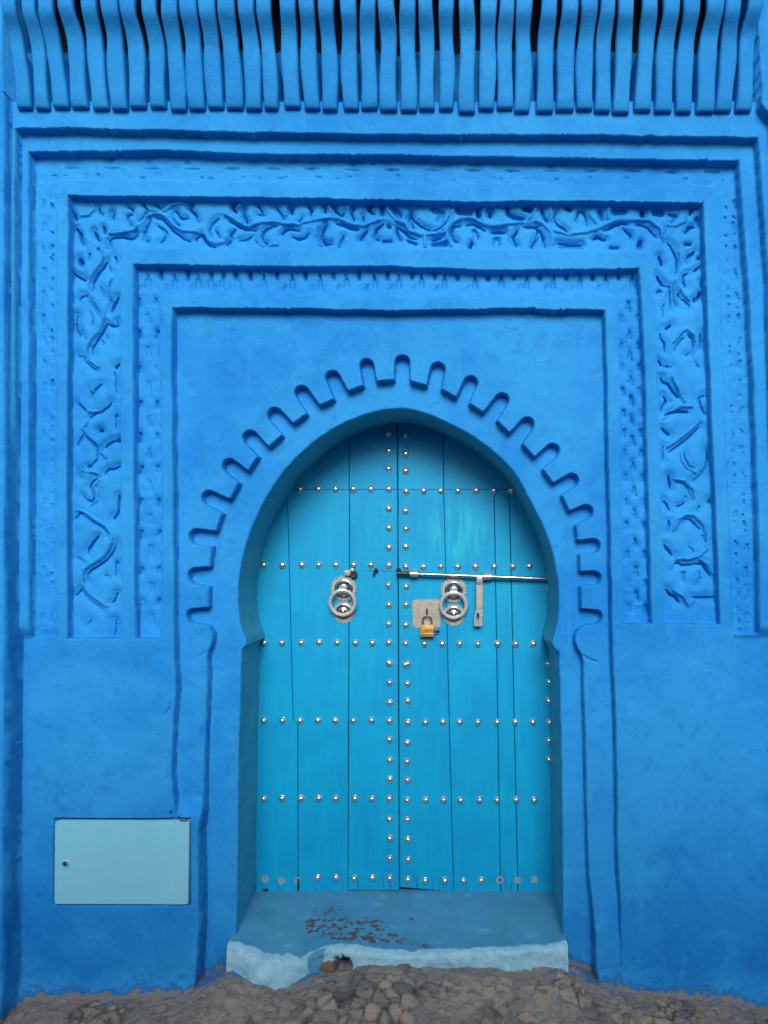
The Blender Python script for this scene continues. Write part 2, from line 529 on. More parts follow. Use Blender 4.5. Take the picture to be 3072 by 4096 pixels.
E8 = frame(0, [(1228, 686), (1372, 683), (1822, 689), (2143, 692), (2600, 695), (2760, 703), (2900, 691), (3100, 683), (3270, 700)],
           [(1236, 2423), (1688, 2434), (1950, 2440), (2300, 2447), (2600, 2454), (2900, 2467), (3400, 2474), (3600, 2485), (3800, 2490)],
           [(690, 1228), (1300, 1234), (1560, 1240), (2000, 1232), (2420, 1237)])

# scalloped outline of the arch surround: slots traced one by one (root, tip centre, radius, root)
SLOTS = [((830, 2348), (785, 2304), 37, (836, 2265)), ((845, 2188), (788, 2147), 35, (861, 2122)), ((886, 2054), (836, 1992), 33, (919, 1994)),
         ((952, 1932), (918, 1865), 33, (992, 1880)), ((1028, 1826), (1001, 1752), 34, (1074, 1784)), ((1125, 1740), (1099, 1660), 33, (1173, 1690)),
         ((1224, 1654), (1206, 1570), 31, (1279, 1618)), ((1333, 1594), (1330, 1510), 31, (1393, 1561)), ((1450, 1540), (1467, 1463), 31, (1508, 1522)),
         ((1574, 1516), (1609, 1450), 33, (1643, 1522)), ((1705, 1538), (1751, 1479), 33, (1768, 1555)), ((1825, 1585), (1883, 1531), 31, (1880, 1612)),
         ((1934, 1646), (2008, 1600), 31, (1991, 1681)), ((2039, 1728), (2109, 1696), 31, (2094, 1775)), ((2139, 1825), (2210, 1803), 32, (2175, 1877)),
         ((2214, 1929), (2287, 1922), 31, (2250, 1981)), ((2279, 2041), (2344, 2048), 32, (2306, 2101)), ((2313, 2159), (2373, 2184), 32, (2322, 2218)),
         ((2324, 2283), (2377, 2313), 31, (2326, 2348))]
def arc(c, r, a0, a1, n=9):
    return [(c[0] + r * math.cos(a0 + (a1 - a0) * i / (n - 1)), c[1] + r * math.sin(a0 + (a1 - a0) * i / (n - 1))) for i in range(n)]
tooth = [(796, 4300), (796, 3880), (809, 3700), (806, 3320), (815, 3250), (815, 3100), (821, 2900), (830, 2700), (826, 2640), (829, 2609), (841, 2584), (848, 2555), (846, 2529), (834, 2509), (808, 2502), (772, 2496)]
tooth += arc((774, 2464), 32, math.radians(95), math.radians(262)) + [(830, 2428)]
for a, c, r, b in SLOTS:
    tooth.append(a)
    mx, my = (a[0] + b[0]) / 2, (a[1] + b[1]) / 2
    ang = math.atan2(c[1] - my, c[0] - mx)
    tooth += arc(c, r, ang - math.pi * 0.46, ang + math.pi * 0.46) if True else []
    tooth.append(b)
tooth += [(2328, 2433)] + arc((2382, 2468), 31, math.radians(-82), math.radians(95)) + [(2339, 2506), (2317, 2518), (2304, 2544), (2304, 2569), (2313, 2594), (2328, 2618), (2336, 2650),
          (2338, 2800), (2344, 2950), (2347, 3150), (2353, 3390), (2358, 3500), (2369, 3600), (2376, 3700), (2380, 3800), (2386, 4300)]
tooth = [(W(x, CX, .05), W(y, CY, .05)) for x, y in tooth]

arch = [(930, 4300), (938, 3900), (948, 3700), (951, 3500), (954, 3300), (957, 3000), (963, 2800), (966, 2700), (968, 2641), (969, 2600), (989, 2580),
        (988, 2562), (978, 2540), (968, 2508), (959, 2464), (955, 2424), (954, 2370), (957, 2320), (964, 2269), (975, 2215), (989, 2168), (1007, 2113), (1033, 2056), (1065, 1994),
        (1110, 1922), (1146, 1874), (1194, 1823), (1255, 1769), (1303, 1736), (1369, 1697), (1423, 1673), (1484, 1652), (1538, 1640), (1592, 1636),
        (1639, 1639), (1705, 1656), (1777, 1687), (1850, 1724), (1910, 1760), (1970, 1805), (2024, 1856), (2073, 1916), (2112, 1989), (2154, 2070), (2178, 2121), (2196, 2171),
        (2210, 2218), (2223, 2280), (2231, 2334), (2233, 2388), (2232, 2435), (2227, 2486), (2218, 2526), (2205, 2573), (2216, 2594), (2234, 2611), (2237, 2700), (2244, 3000),
        (2248, 3396), (2249, 3769), (2244, 3900), (2244, 4300)]
ARCH_D = .10
def smooth_poly(pts, keep):
    """round the traced outline with a Catmull-Rom curve, keeping marked corners"""
    out = []
    for i in range(len(pts) - 1):
        p1, p2 = np.array(pts[i], float), np.array(pts[i + 1], float)
        p0 = np.array(pts[i - 1], float) if i > 0 and i not in keep else p1
        p3 = np.array(pts[i + 2], float) if i + 2 < len(pts) and (i + 1) not in keep else p2
        n = max(1, int(np.linalg.norm(p2 - p1) / 16))
        for k in range(n):
            t = k / n
            out.append(tuple(0.5 * ((2 * p1) + (-p0 + p2) * t + (2 * p0 - 5 * p1 + 4 * p2 - p3) * t * t + (-p0 + 3 * p1 - 3 * p2 + p3) * t ** 3)))
    out.append(pts[-1])
    return out
arch = smooth_poly(arch, {9, 10, 53, 55})
arch = [(W(x, CX, ARCH_D) + 1.2 * random.uniform(-1, 1), W(y, CY, ARCH_D) + 1.2 * random.uniform(-1, 1)) for x, y in arch]

def poly_sdf(poly, u, v, margin=40):
    """signed distance, inside positive, and nearest point; only evaluated near the bounding box"""
    p = np.array(poly)
    s = np.full(u.shape, -1e3)
    m = (u > p[:, 0].min() - margin) & (u < p[:, 0].max() + margin) & (v > p[:, 1].min() - margin) & (v < p[:, 1].max() + margin)
    x, y = u[m], v[m]
    best = np.full(x.shape, 1e12); bx = x.copy(); by = y.copy(); ins = np.zeros(x.shape, bool)
    q = np.roll(p, -1, axis=0)
    for (ax, ay), (cx, cy) in zip(p, q):
        ex, ey = cx - ax, cy - ay
        t = np.clip(((x - ax) * ex + (y - ay) * ey) / (ex * ex + ey * ey + 1e-9), 0, 1)
        nx, ny = ax + t * ex, ay + t * ey
        dd = (x - nx) ** 2 + (y - ny) ** 2
        w = dd < best
        best = np.where(w, dd, best); bx = np.where(w, nx, bx); by = np.where(w, ny, by)
        if ay != cy:
            ins ^= ((ay > y) != (cy > y)) & (x < (cx - ax) * (y - ay) / (cy - ay) + ax)
    s[m] = np.sqrt(best) * np.where(ins, 1, -1)
    NX, NY = u.copy(), v.copy(); NX[m] = bx; NY[m] = by
    return s, NX, NY
T, _, _ = poly_sdf(tooth, U + 0.8 * vn(U, V, 12, 31), V + 0.8 * vn(U, V, 12, 33))
O, ONX, ONY = poly_sdf(arch, U, V)

# ---- depth of the plaster (positive = into the wall)
RW = 7.0
def step(d, s, target, w=RW):
    return d + (target - d) * sm(0, w, s)
lowv = sm(2500, 2560, V)
dep = np.full(U.shape, -.13)
dep = step(dep, E0, -.08)
dep = step(dep, E1, -.035 * (1 - lowv))
dep = step(dep, E2, .014 + .004 * fbm(U, V, 40, 41))
dep = step(dep, E3, 0.0, 5)
car = .044 + .004 * fbm(U, V, 70, 43, 2)
dep = step(dep, E4, car)
dep = step(dep, E5, 0.0, 5)
thin = .046 + .004 * fbm(U, V, 40, 47, 2)
dep = step(dep, E6, thin)
dep = step(dep, E7, 0.0, 5)
pan = .05 * (1 - sm(3190, 3290, V) * (U < 1500)) * (1 - .9 * sm(3480, 3900, V) * (U > 1500))
dep = step(dep, E8, pan, 8)
dep = step(dep, T, .10, 7)
# behind the eave tiles
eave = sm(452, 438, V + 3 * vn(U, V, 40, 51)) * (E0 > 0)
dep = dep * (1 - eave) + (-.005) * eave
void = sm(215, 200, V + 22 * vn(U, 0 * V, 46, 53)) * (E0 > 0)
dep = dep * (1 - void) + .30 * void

# meter recess
mb = np.minimum(np.minimum(U - 213, 763 - U), np.minimum(V - 3274, 3622 - V))
dep = step(dep, mb, .035, 5)

# ---- carved grooves, traced stroke by stroke (crop, width, depth, points)
CROPS = {'A': (280, 770, 2.592), 'B': (900, 770, 2.592), 'C': (1520, 770, 2.592), 'D': (2140, 770, 2.304), 'E': (260, 980, 4.096), 'F': (260, 1500, 4.096),
         'G': (260, 2020, 3.95), 'H': (2600, 960, 4.096), 'I': (2620, 1480, 4.096), 'J': (2630, 2000, 3.814)}
STROKES = """
A 14 1 440,205 438,265
A 20 .9 35,220 60,270
A 35 .8 60,370 100,430 120,500 140,540
A 25 .9 250,400 270,460 300,500
A 25 .7 350,360 360,420
A 16 1 405,570 405,490 450,460 540,455 620,475 660,465 690,430
A 16 .9 825,285 790,350 765,420 770,480 800,500
A 12 .8 880,260 950,270 1000,320 1060,390 1130,440 1180,480 1240,505
A 30 .5 910,340 960,380 1000,430 985,490 940,520
A 14 1 1295,490 1330,450 1360,435 1400,500 1450,545 1500,560
A 14 .8 1080,190 1105,195 1130,250 1170,275 1215,260
A 20 .5 1065,200 1060,260 1090,310 1140,345
A 16 .7 1545,265 1480,320 1445,390 1460,460
A 12 .6 1510,390 1550,470
A 25 .6 300,160 310,210 340,230
A 22 .6 600,150 650,180 650,220 590,245 610,300 640,350
A 20 .6 760,110 800,190 770,250 720,300
A 16 .6 880,120 950,170
A 22 .7 1265,120 1245,180 1300,230 1330,300
B 20 .9 95,115 80,170 110,200
B 18 1 198,170 195,240 225,310
B 14 .9 20,270 80,310 140,350 210,380 320,390
B 25 .7 110,380 60,440 70,490 20,550
B 14 .7 150,500 220,490 280,460
B 16 .8 540,340 470,355 410,400 380,460 400,510 440,540
B 16 .9 590,430 620,390 680,375 760,390
B 20 .6 700,460 760,485 830,470 870,420
B 14 1 685,165 683,210
B 12 .6 330,130 380,190 400,240 330,230
B 14 .6 530,160 570,210 610,270
B 22 1 1045,335 1010,400 1000,470 1040,530 1090,525
B 30 .7 1160,320 1240,340 1300,370 1380,380
B 30 .6 1230,450 1200,520 1180,570
B 18 .9 1470,390 1430,440 1400,490
B 22 .8 1640,320 1570,380 1550,460 1590,490
B 22 .7 860,130 900,190 880,250
B 20 .7 1030,130 1040,210
B 14 .8 1130,140 1150,200 1210,240 1240,210
B 18 .8 1325,175 1310,230 1340,290
B 16 .8 1430,235 1430,300
B 25 .7 1510,140 1490,180 1540,220
B 14 .6 800,260 760,310
C 60 .6 150,170 200,240
C 40 .7 325,215 310,290 340,360
C 16 .9 320,210 350,290 420,345 520,385
C 60 .45 560,180 640,220 620,290
C 14 .5 720,250 690,310 620,370 540,400
C 70 .6 820,190 930,200
C 30 .8 1010,170 1025,240
C 22 1 1140,210 1140,240
C 40 .7 1315,150 1330,220 1400,260 1500,270
C 50 .7 1510,170 1550,180
C 25 .8 80,340 100,350
C 25 .8 170,360 180,430 210,490
C 20 .8 180,355 250,400 310,460 380,480
C 30 .6 290,500 370,530
C 60 .7 560,530 670,530
C 16 1 540,490 640,460
C 22 .8 830,335 760,360 735,420 760,480 800,510
C 22 .8 900,335 960,320 1020,345 1090,390
C 50 .5 980,400 1000,470
C 25 .9 950,520 935,560
C 30 1 1160,405 1290,405
C 80 .5 1210,500 1210,540
C 20 .8 1490,355 1650,350
C 20 .8 1430,390 1380,470 1420,550
C 20 .8 1640,370 1630,460 1570,570
C 30 .5 30,510 110,505
C 40 .6 20,150 20,220
D 30 .6 60,150 80,230 120,270
D 14 .6 200,180 175,240 210,300 300,360
D 14 .7 380,270 400,180 440,175 470,230 480,300
D 30 .6 320,160 290,140
D 40 .6 600,180 615,240
D 50 .5 740,180 820,170
D 30 .9 995,160 1000,205
D 60 .6 1110,180 1160,190
D 30 .5 1230,200 1300,220 1260,280
D 20 .5 1430,200 1450,160
D 50 .6 1490,250 1500,290
D 16 .8 640,350 720,310 790,285 860,290
D 18 .8 820,330 880,390 890,430
D 16 .8 930,295 1000,300 1060,340 1120,410
D 25 .8 540,430 575,405 650,435
D 40 .8 970,460 965,500
D 22 1 215,460 300,475 430,480
D 40 .5 230,500 440,510
D 30 .5 700,510 760,510
D 20 .8 0,320 50,350 80,430 95,500
D 25 .8 1390,370 1420,320 1470,315
D 20 .7 1390,480 1430,475
E 80 1 245,250 255,290
E 40 .5 400,150 410,260
E 40 .5 540,70 590,140
E 40 .9 685,275 600,390 520,500 460,620 450,740
E 25 .6 720,340 770,440
E 24 1 140,460 200,510 290,560 330,570
E 40 .6 830,200 860,300
E 35 .5 580,680 620,780 650,850
E 22 .8 230,890 280,845 370,830
E 35 .5 370,860 440,970 520,1080 570,1180
E 30 .45 430,1100 470,1230 440,1310
E 45 1 860,860 810,960 750,1090
E 30 .9 680,1290 630,1390 540,1530 450,1670 440,1790
E 16 .9 680,1290 750,1320 860,1320 850,1250
E 28 1 190,1150 170,1320 200,1420 240,1460
E 30 .4 280,1480 360,1540
E 30 .5 660,1450 700,1540
E 30 .5 590,1560 625,1620
E 24 .7 220,1810 300,1830 340,1910 430,2000 520,2060
E 40 .9 870,1960 830,2010
E 30 .6 800,2070 840,2180
F 35 .6 600,150 500,240 440,330
F 30 .6 420,250 440,370
F 24 .5 190,450 280,540 350,590
F 28 .7 770,440 700,530 600,600 490,640 410,700
F 40 1 570,915 590,910
F 60 .5 840,60 860,280
F 60 .5 850,680 860,860
F 30 .6 300,965 250,1060 210,1140
F 30 .6 320,1000 420,1100 510,1180 530,1270 530,1370 470,1450 400,1500
F 30 1 370,1500 400,1490
F 24 .9 880,1060 780,1090 700,1130 640,1190
F 60 1 870,1065 860,1075
F 25 .4 580,1290 620,1400
F 26 1 890,1500 820,1530 700,1550 640,1620
F 28 .7 530,1690 440,1760 410,1830 450,1920 470,2010 430,2070 360,2050 290,1980
F 30 .4 570,1950 600,2080
F 50 .8 880,1980 880,2200
F 24 .5 190,1480 230,1640 270,1690
G 30 .9 860,20 830,120 760,230
G 28 .6 160,220 250,120 300,180 420,260 520,320 620,390 680,480
G 35 .9 530,490 440,590 370,690 350,770
G 24 .8 810,600 790,680 740,770 650,870 540,950 430,1020 360,1090 345,1190
G 60 .6 820,920 820,1100
G 30 .5 640,1110 680,1130
G 28 .7 160,1430 260,1340 320,1430 450,1540 600,1640
G 24 .8 830,1390 790,1480 740,1550
G 30 .4 350,1900 420,1840
G 24 1 800,1820 795,1930 770,2060
G 60 .5 850,1900 850,2080
G 20 .5 200,830 300,900
H 30 .9 280,35 350,110 410,220 440,330 440,450 420,560
H 40 1 160,275 200,390
H 60 .8 730,190 640,270 590,370
H 40 1 800,290 805,295
H 30 .8 800,440 730,510
H 35 .8 620,540 560,580 545,660 590,750
H 45 1 120,590 170,680 220,740
H 22 .8 230,750 320,760 335,850 330,1000 340,1130
H 60 .6 130,870 170,840
H 30 .5 240,1050 200,1120 210,1270
H 25 .9 470,870 475,930
H 24 .6 490,950 570,1000 650,1070 640,1130
H 24 .5 460,980 440,1100
H 50 1 830,870 800,940 740,980
H 30 1 270,1450 340,1400
H 30 .8 160,1530 200,1640 240,1700 240,1830
H 28 .6 560,1600 460,1690 400,1810
H 28 .6 610,1540 680,1610 710,1710 690,1830 580,1890
H 40 .8 830,1530 840,1650 820,1770
H 30 1 150,1980 190,2040
H 24 .6 200,2060 350,2080
H 24 .5 740,2000 800,2080
H 30 .6 600,80 650,60
H 30 .8 850,690 855,780
I 35 .9 100,120 130,190 230,240 280,330 390,450
I 35 .9 150,430 190,510 120,600 110,680
I 40 .6 800,420 720,480 760,620 820,720
I 45 .8 180,740 260,700 380,670 550,690
I 40 .9 130,970 220,1050
I 26 .9 730,930 640,1030 520,1140 380,1240 240,1340
I 30 .7 130,1260 125,1500
I 26 .6 480,1360 500,1460 560,1570 640,1610
I 30 .8 840,1300 860,1450 830,1580 740,1720 630,1810
I 40 1 220,1730 240,1800 260,1940
I 40 .4 330,1840 430,1860 520,1930 570,2050 580,2130
I 40 .4 440,2180 500,2080
I 40 .8 890,2140 880,2170
J 30 .8 100,20 150,70 180,160
J 20 .8 300,100 370,80 420,20
J 30 .6 640,100 600,170
J 40 .7 170,310 180,400 150,490
J 40 .6 290,480 340,370 430,300 500,300 580,380 650,450
J 30 .4 680,540 720,630
J 40 .9 110,690 160,760 220,840
J 30 .4 490,720 550,790
J 30 .9 280,970 330,960 380,995 550,990
J 30 .9 560,975 690,980 750,1060 810,1160
J 30 .4 280,1000 190,1090
J 50 .5 390,1110 380,1220
J 30 .5 640,1100 640,1200 590,1290
J 40 .9 140,1370 190,1440 270,1480 340,1560
J 35 .7 550,1490 700,1490 870,1480
J 30 .4 570,1540 500,1660
"""
groove = np.zeros(U.shape)
CUTD = .05
def cut(pts, w, depth, taper=0.5, soft=0.0):
    """press one groove (polyline in photo pixels at depth ~.05) into the relief"""
    p = np.array([(W(x, CX, CUTD), W(y, CY, CUTD)) for x, y in pts])
    r = w / 2
    ex_ = r + 4 + 2.2 * soft
    j0, j1 = np.searchsorted(GU, [p[:, 0].min() - ex_, p[:, 0].max() + ex_])
    i0, i1 = np.searchsorted(GV, [p[:, 1].min() - ex_, p[:, 1].max() + ex_])
    if j1 <= j0 or i1 <= i0:
        return
    x = U[i0:i1, j0:j1] + 1.5 * vn(U[i0:i1, j0:j1], V[i0:i1, j0:j1], 13, 61)
    y = V[i0:i1, j0:j1] + 1.5 * vn(U[i0:i1, j0:j1], V[i0:i1, j0:j1], 13, 63)
    L = np.concatenate([[0], np.cumsum(np.hypot(*np.diff(p, axis=0).T))]); tot = L[-1] + 1e-6
    best = np.full(x.shape, 9.0); raw = np.full(x.shape, 999.0)
    for k in range(len(p) - 1):
        (ax, ay), (cx, cy) = p[k], p[k + 1]
        ex, ey = cx - ax, cy - ay
        t = np.clip(((x - ax) * ex + (y - ay) * ey) / (ex * ex + ey * ey + 1e-9), 0, 1)
        q = (L[k] + t * (L[k + 1] - L[k])) / tot
        rr = r * (1 - taper * np.abs(2 * q - 1) ** 2) if tot > 2.5 * w else r
        hd = np.hypot(x - ax - t * ex, y - ay - t * ey)
        best = np.minimum(best, hd / rr); raw = np.minimum(raw, hd)
    g = depth * (1 - sm(0.25, 1.0, best))
    if soft:
        shoulder = depth * np.exp(-(np.maximum(0, raw - r * .5) / soft) ** 2)
        g = .70 * g + .30 * shoulder
    groove[i0:i1, j0:j1] = np.maximum(groove[i0:i1, j0:j1], g)
for ln in STROKES.strip().splitlines():
    t = ln.split()
    ox, oy, sc = CROPS[t[0]]
    pts = [tuple(float(a) for a in q.split(',')) for q in t[3:]]
    cut([(ox + a / sc, oy + b / sc) for a, b in pts], max(8, float(t[1]) / sc * 1.35), (.062 if t[0] in 'ABCD' else .050) * float(t[2]) ** 1.4, .5, 13 if t[0] in 'ABCD' else 18)
# raised stems of the scrollwork, traced the same way
RIDGES = """
A 34 420,430 560,420 680,390 730,320 780,250 860,225 940,230 1010,270 1080,340 1170,400 1290,410 1390,430 1430,500 1520,540 1600,520 1640,440
A 28 770,100 830,180 920,200 1000,190 1060,140 1150,120 1240,130
A 26 230,110 260,180 200,240 120,250
B 30 0,230 60,260 150,320 250,360 380,320 520,310 640,330 760,330 900,300 1000,280 1100,270 1180,280 1300,330 1420,350 1500,330 1600,290
B 26 110,200 170,130 280,110 330,140
B 26 640,240 640,150 720,110 820,120
B 26 1050,120 1100,190 1150,250
B 26 1260,250 1280,160 1360,120 1480,130
B 26 320,400 330,500 400,560 560,550
B 26 960,350 950,450 990,550 1100,560
C 34 60,130 100,220 180,300 260,330 300,400 420,445 560,430 660,380 730,300 770,140
C 26 270,250 300,160 400,130 480,140
C 34 560,440 680,420 720,350 790,300 870,265 980,275 1070,330 1180,350 1320,335 1450,310 1550,270 1620,160
C 26 1060,300 1060,200 1130,140 1280,150
C 26 700,400 700,480 740,560
C 30 460,450 470,560
C 30 1340,380 1340,480 1400,570
D 34 0,270 80,290 150,370 170,480
D 30 150,350 300,390 480,370 620,320 760,260 900,260 1050,260 1150,340 1180,450
D 26 140,140 150,240 240,310
D 26 500,200 560,290
D 26 680,150 670,240
D 26 1180,380 1200,300 1300,310 1380,270 1400,180
E 55 620,100 620,250 520,380 420,520 380,640 400,760 480,880 560,1000 640,1120 640,1230 560,1400 420,1560 360,1680 360,1780 440,1920 560,2000
E 50 780,560 720,680 730,800 760,900
F 55 260,420 400,600 520,600
F 55 380,760 300,880 420,1020 560,1130 600,1260 680,1350
F 50 600,1650 520,1600 300,1560 250,1440
F 50 580,1720 480,1830 520,1950 520,2060 420,2140
G 55 200,80 330,120 480,230 640,330 740,450 740,580 680,730 560,850 420,930 320,1010 280,1120 280,1250 400,1400 560,1520 680,1600
H 55 480,200 500,360 480,520 420,640 400,760 400,900 420,1040
H 50 660,1000 560,900 500,800
H 50 380,1680 520,1500 600,1460 720,1560 770,1700 700,1880
I 50 280,120 400,360 480,520
I 55 130,800 400,600 600,600
I 55 700,860 560,1000 360,1160 200,1260
I 50 420,1340 440,1480 520,1600 660,1680
I 50 300,1780 480,1820 620,1960 640,2100
J 55 240,460 300,300 420,220 560,230 700,380 760,560 740,740 640,840 460,900 300,900 220,980
J 50 640,900 760,980 840,1120
J 50 240,1380 400,1480 460,1600
"""
keep_g = groove.copy(); groove[:] = 0
for ln in RIDGES.strip().splitlines():
    t = ln.split()
    ox, oy, sc = CROPS[t[0]]
    pts = [tuple(float(a) for a in q.split(',')) for q in t[2:]]
    cut([(ox + a / sc, oy + b / sc) for a, b in pts], max(11, float(t[1]) / sc * 1.5), .0105 if t[0] in 'ABCD' else .012, .35)
ridge = groove * (1 - np.clip(keep_g / .02, 0, 1) * .85)
groove = keep_g
rs = np.random.RandomState(5)
# thin inner band: pointed arches on top, ovals and pits down the sides
for x in (592, 700, 793, 843, 890, 950, 1056, 1169, 1282, 1385, 1498, 1596, 1687, 1778, 1900, 2004, 2107, 2214, 2320, 2424, 2530):
    hl = rs.uniform(.55, 1.0)
    cut([(x + rs.uniform(-3, 3), 1100), (x, 1118)], 9, .028 * hl)
    cut([(x, 1124), (x + rs.uniform(-3, 3), 1150)], rs.uniform(20, 30), .015 * rs.uniform(.6, 1), 0, 8)
    cut([(x + 44, 1074), (x + 60, 1074)], 22, .030 * rs.uniform(.6, 1), 0, 6)
    cut([(x + 52, 1076), (x + 52, 1118)], 13, .030 * rs.uniform(.6, 1), .3, 8)
    cut([(x - 34, 1160), (x - 26, 1146)], 12, .010 * rs.uniform(.3, 1), 0, 6)
y = 1206
while y < 2480:
    xl = 557 + (y - 1206) * .012; xr = 625 + (y - 1206) * .012
    for x in (xl, xr):
        cut([(x + rs.uniform(-3, 3), y - 8), (x + rs.uniform(-3, 3), y + rs.uniform(4, 22))], rs.uniform(13, 20), .028 * rs.uniform(.4, 1), 0, 12)
    cut([(590 + (y - 1206) * .015, y + 55), (593 + (y - 1206) * .015, y + 85)], rs.uniform(14, 24), .014 * rs.uniform(.5, 1), .4, 10)
    y += rs.uniform(126, 150)
for yy in (75, 250, 390, 550, 690, 820, 950, 1110, 1270, 1420, 1610, 1800, 1960):
    y = 1180 + yy / 1.626; x = 2515 + (y - 1226) * .029
    cut([(x - 2, y - 18), (x + 3, y + 14)], rs.uniform(10, 15), .030 * rs.uniform(.5, 1), .6, 10)
    cut([(x - 6, y + 6), (x + 6, y + 22)], 14, .014)
    for sx_ in (-32, 34):
        cut([(x + sx_, y + 38), (x + sx_ + rs.uniform(-4, 4), y + 60)], rs.uniform(9, 18), .022 * rs.uniform(.4, 1), .3, 12)
# outer speckled band
CUTD = .014
for x in list(np.arange(289, 2860, 160)):
    y = 672 + (x - 200) * .006 + rs.uniform(-3, 3)
    cut([(x - 28, y), (x + 28, y + rs.uniform(-2, 3))], rs.uniform(12, 20), .010 * rs.uniform(.6, 1))
    cut([(x - 14, y + 1), (x + 12, y + rs.uniform(-2, 2))], 6.5, .016 * rs.uniform(.4, 1.1))
    for k in range(3):
        xx, yy = x + rs.uniform(-80, 80), y + rs.choice([-30, -26, 28, 34]) + rs.uniform(-5, 5)
        cut([(xx - rs.uniform(2, 9), yy), (xx + rs.uniform(2, 9), yy)], rs.uniform(7, 10), .012 * rs.uniform(.4, 1))
for y in np.arange(800, 2500, 92):
    sp = rs.uniform(.3, 1) * (1 if y < 1700 else .55)
    cut([(176 + rs.uniform(-5, 5), y), (178 + rs.uniform(-5, 5), y + rs.uniform(10, 46))], rs.uniform(9, 22), .012 * sp)
    for k in range(2):
        yy = y + rs.uniform(0, 90)
        cut([(209 + rs.uniform(-5, 3), yy), (210 + rs.uniform(-4, 3), yy + rs.uniform(3, 22))], rs.uniform(8, 13), .020 * sp)
    xr = 2935 + (y - 750) * .033
    cut([(xr + rs.uniform(-8, 8), y), (xr + rs.uniform(-8, 8), y + rs.uniform(6, 40))], rs.uniform(8, 18), .016 * rs.uniform(.3, 1))
    for k in range(3):
        yy = y + rs.uniform(0, 90)
        cut([(xr - 34 + rs.uniform(-4, 4), yy), (xr - 34 + rs.uniform(-4, 4), yy + rs.uniform(3, 20))] if k < 2 else
            [(xr + rs.uniform(-4, 4), yy), (xr + rs.uniform(-4, 4), yy + 8)], rs.uniform(7, 12), .016 * rs.uniform(.3, 1))
CUTD = .05
# grooves stay off the flat frames
flat = np.clip(sm(-2, 3, E3) * (1 - sm(0, 5, E4)) + sm(-2, 3, E5) * (1 - sm(0, 5, E6)) + sm(-2, 3, E7) + (1 - sm(-2, 6, E2)), 0, 1)
dep = dep + (groove - ridge) * (1 - flat)
# the little volute line beside the right impost and other hand marks
def mark(pts, w, depth):
    global groove
    groove[:] = 0
    cut(pts, w, depth, .8)
    return groove.copy()
dep = dep + mark([(2328, 2618), (2352, 2636), (2380, 2646), (2405, 2648)], 12, .010)
dep = dep + mark([(826, 2606), (812, 2616), (800, 2630)], 12, .006)
dep = dep + mark([(700, 3236), (706, 3268)], 14, .018) + mark([(724, 3250), (742, 3268), (758, 3290)], 12, .015)

# hand-floated plaster: broad swells, trowel lumps, flaking at the foot of the wall
amp = 0.35 + 0.65 * sm(2560, 2700, V)
dep = dep + (.0042 * fbm(U, V, 330, 71, 3) + .0026 * fbm(U, V, 85, 73, 3)) * amp + .0007 * fbm(U, V, 22, 77, 2)
rough_ = sm(3650, 3960, V) * (T < 0)
dep = dep + rough_ * (.005 * fbm(U, V, 80, 79, 3) + .002 * np.maximum(0, fbm(U, V, 26, 83, 3)))
fl = sm(.30, .38, fbm(U, V, 48, 87, 4)) * sm(3780, 3980, V)
dep = dep + .0035 * fl
dep = dep - .05 * sm(3880, 4080, V + 20 * fbm(U, V, 160, 89)) * (T < -3)
# scars beside the left jamb
for (x0, y0, x1, y1) in ((700, 2800, 690, 2840), (690, 3060, 684, 3110), (812, 2900, 800, 2960), (690, 2830, 676, 2850)):
    dep = dep + mark([(x0, y0), (x1, y1)], 12, .008)
# eased arris round the opening
dep = dep + .010 * sm(-9, 2, O) ** 2

# ---- mesh, cut away the opening
XX = (U - CX) * S; ZZ = HC + (CY - V) * S
idx = np.arange(NU * NV).reshape(NV, NU)
quads = np.stack([idx[:-1, :-1], idx[1:, :-1], idx[1:, 1:], idx[:-1, 1:]], axis=-1).reshape(-1, 4)
inside = (O > 0).ravel()
keepf = ~inside[quads].all(axis=1)
mixed = inside[quads].any(axis=1) & keepf
mv = np.unique(quads[mixed].ravel()); mv = mv[inside[mv]]
Xf, Zf, Df = XX.ravel().copy(), ZZ.ravel().copy(), dep.ravel().copy()
Xf[mv] = (ONX.ravel()[mv] - CX) * S; Zf[mv] = HC + (CY - ONY.ravel()[mv]) * S
Df[mv] = ARCH_D + .012
verts = np.stack([Xf, Df, Zf], axis=1)

# where the street meets the wall, traced
bd = np.array([(-2500, 4040), (-200, 4100), (0, 4059), (62, 4026), (123, 3990), (247, 3983), (370, 3985), (555, 3973), (740, 3972), (802, 3944), (914, 3890), (1024, 3922), (1147, 3944), (1209, 3925), (1252, 3905), (1302, 3912), (1394, 3908), (1425, 3876),
               (1549, 3872), (1888, 3884), (2048, 3889), (2233, 3882), (2344, 3917), (2418, 3946), (2573, 3967), (2758, 3982), (2912, 3987), (3072, 4034), (3300, 4060), (6000, 4040)], float)
reg = np.zeros(U.shape, np.int8)
up = V < 2552
reg[(E0 > 3)] = 1
reg[(E1 > RW) & up] = 2
reg[(E2 > RW)] = 3
reg[(E3 > -1) & up] = 4
reg[(E4 > RW)] = 5
reg[(E5 > -1) & up & (E4 > 0)] = 6
reg[(E6 > RW)] = 7
reg[(E7 > -1) & up & (E6 > 0)] = 8
reg[(E8 > 8) & (pan > .02)] = 9
reg[(T > 6)] = 10
reg[(E1 > RW) & ~up & (reg < 9)] = 0
reg[(V < 446)] = 0
fr = reg.ravel()[quads[:, 0]]
NAMES = {0: 'wall', 1: 'cornice_strip', 2: 'cornice_strip', 3: 'speckled_band', 4: 'frame_moulding', 5: 'carved_band', 6: 'frame_moulding', 7: 'carved_band',
         8: 'frame_moulding', 9: 'spandrel_panel', 10: 'arch_surround'}
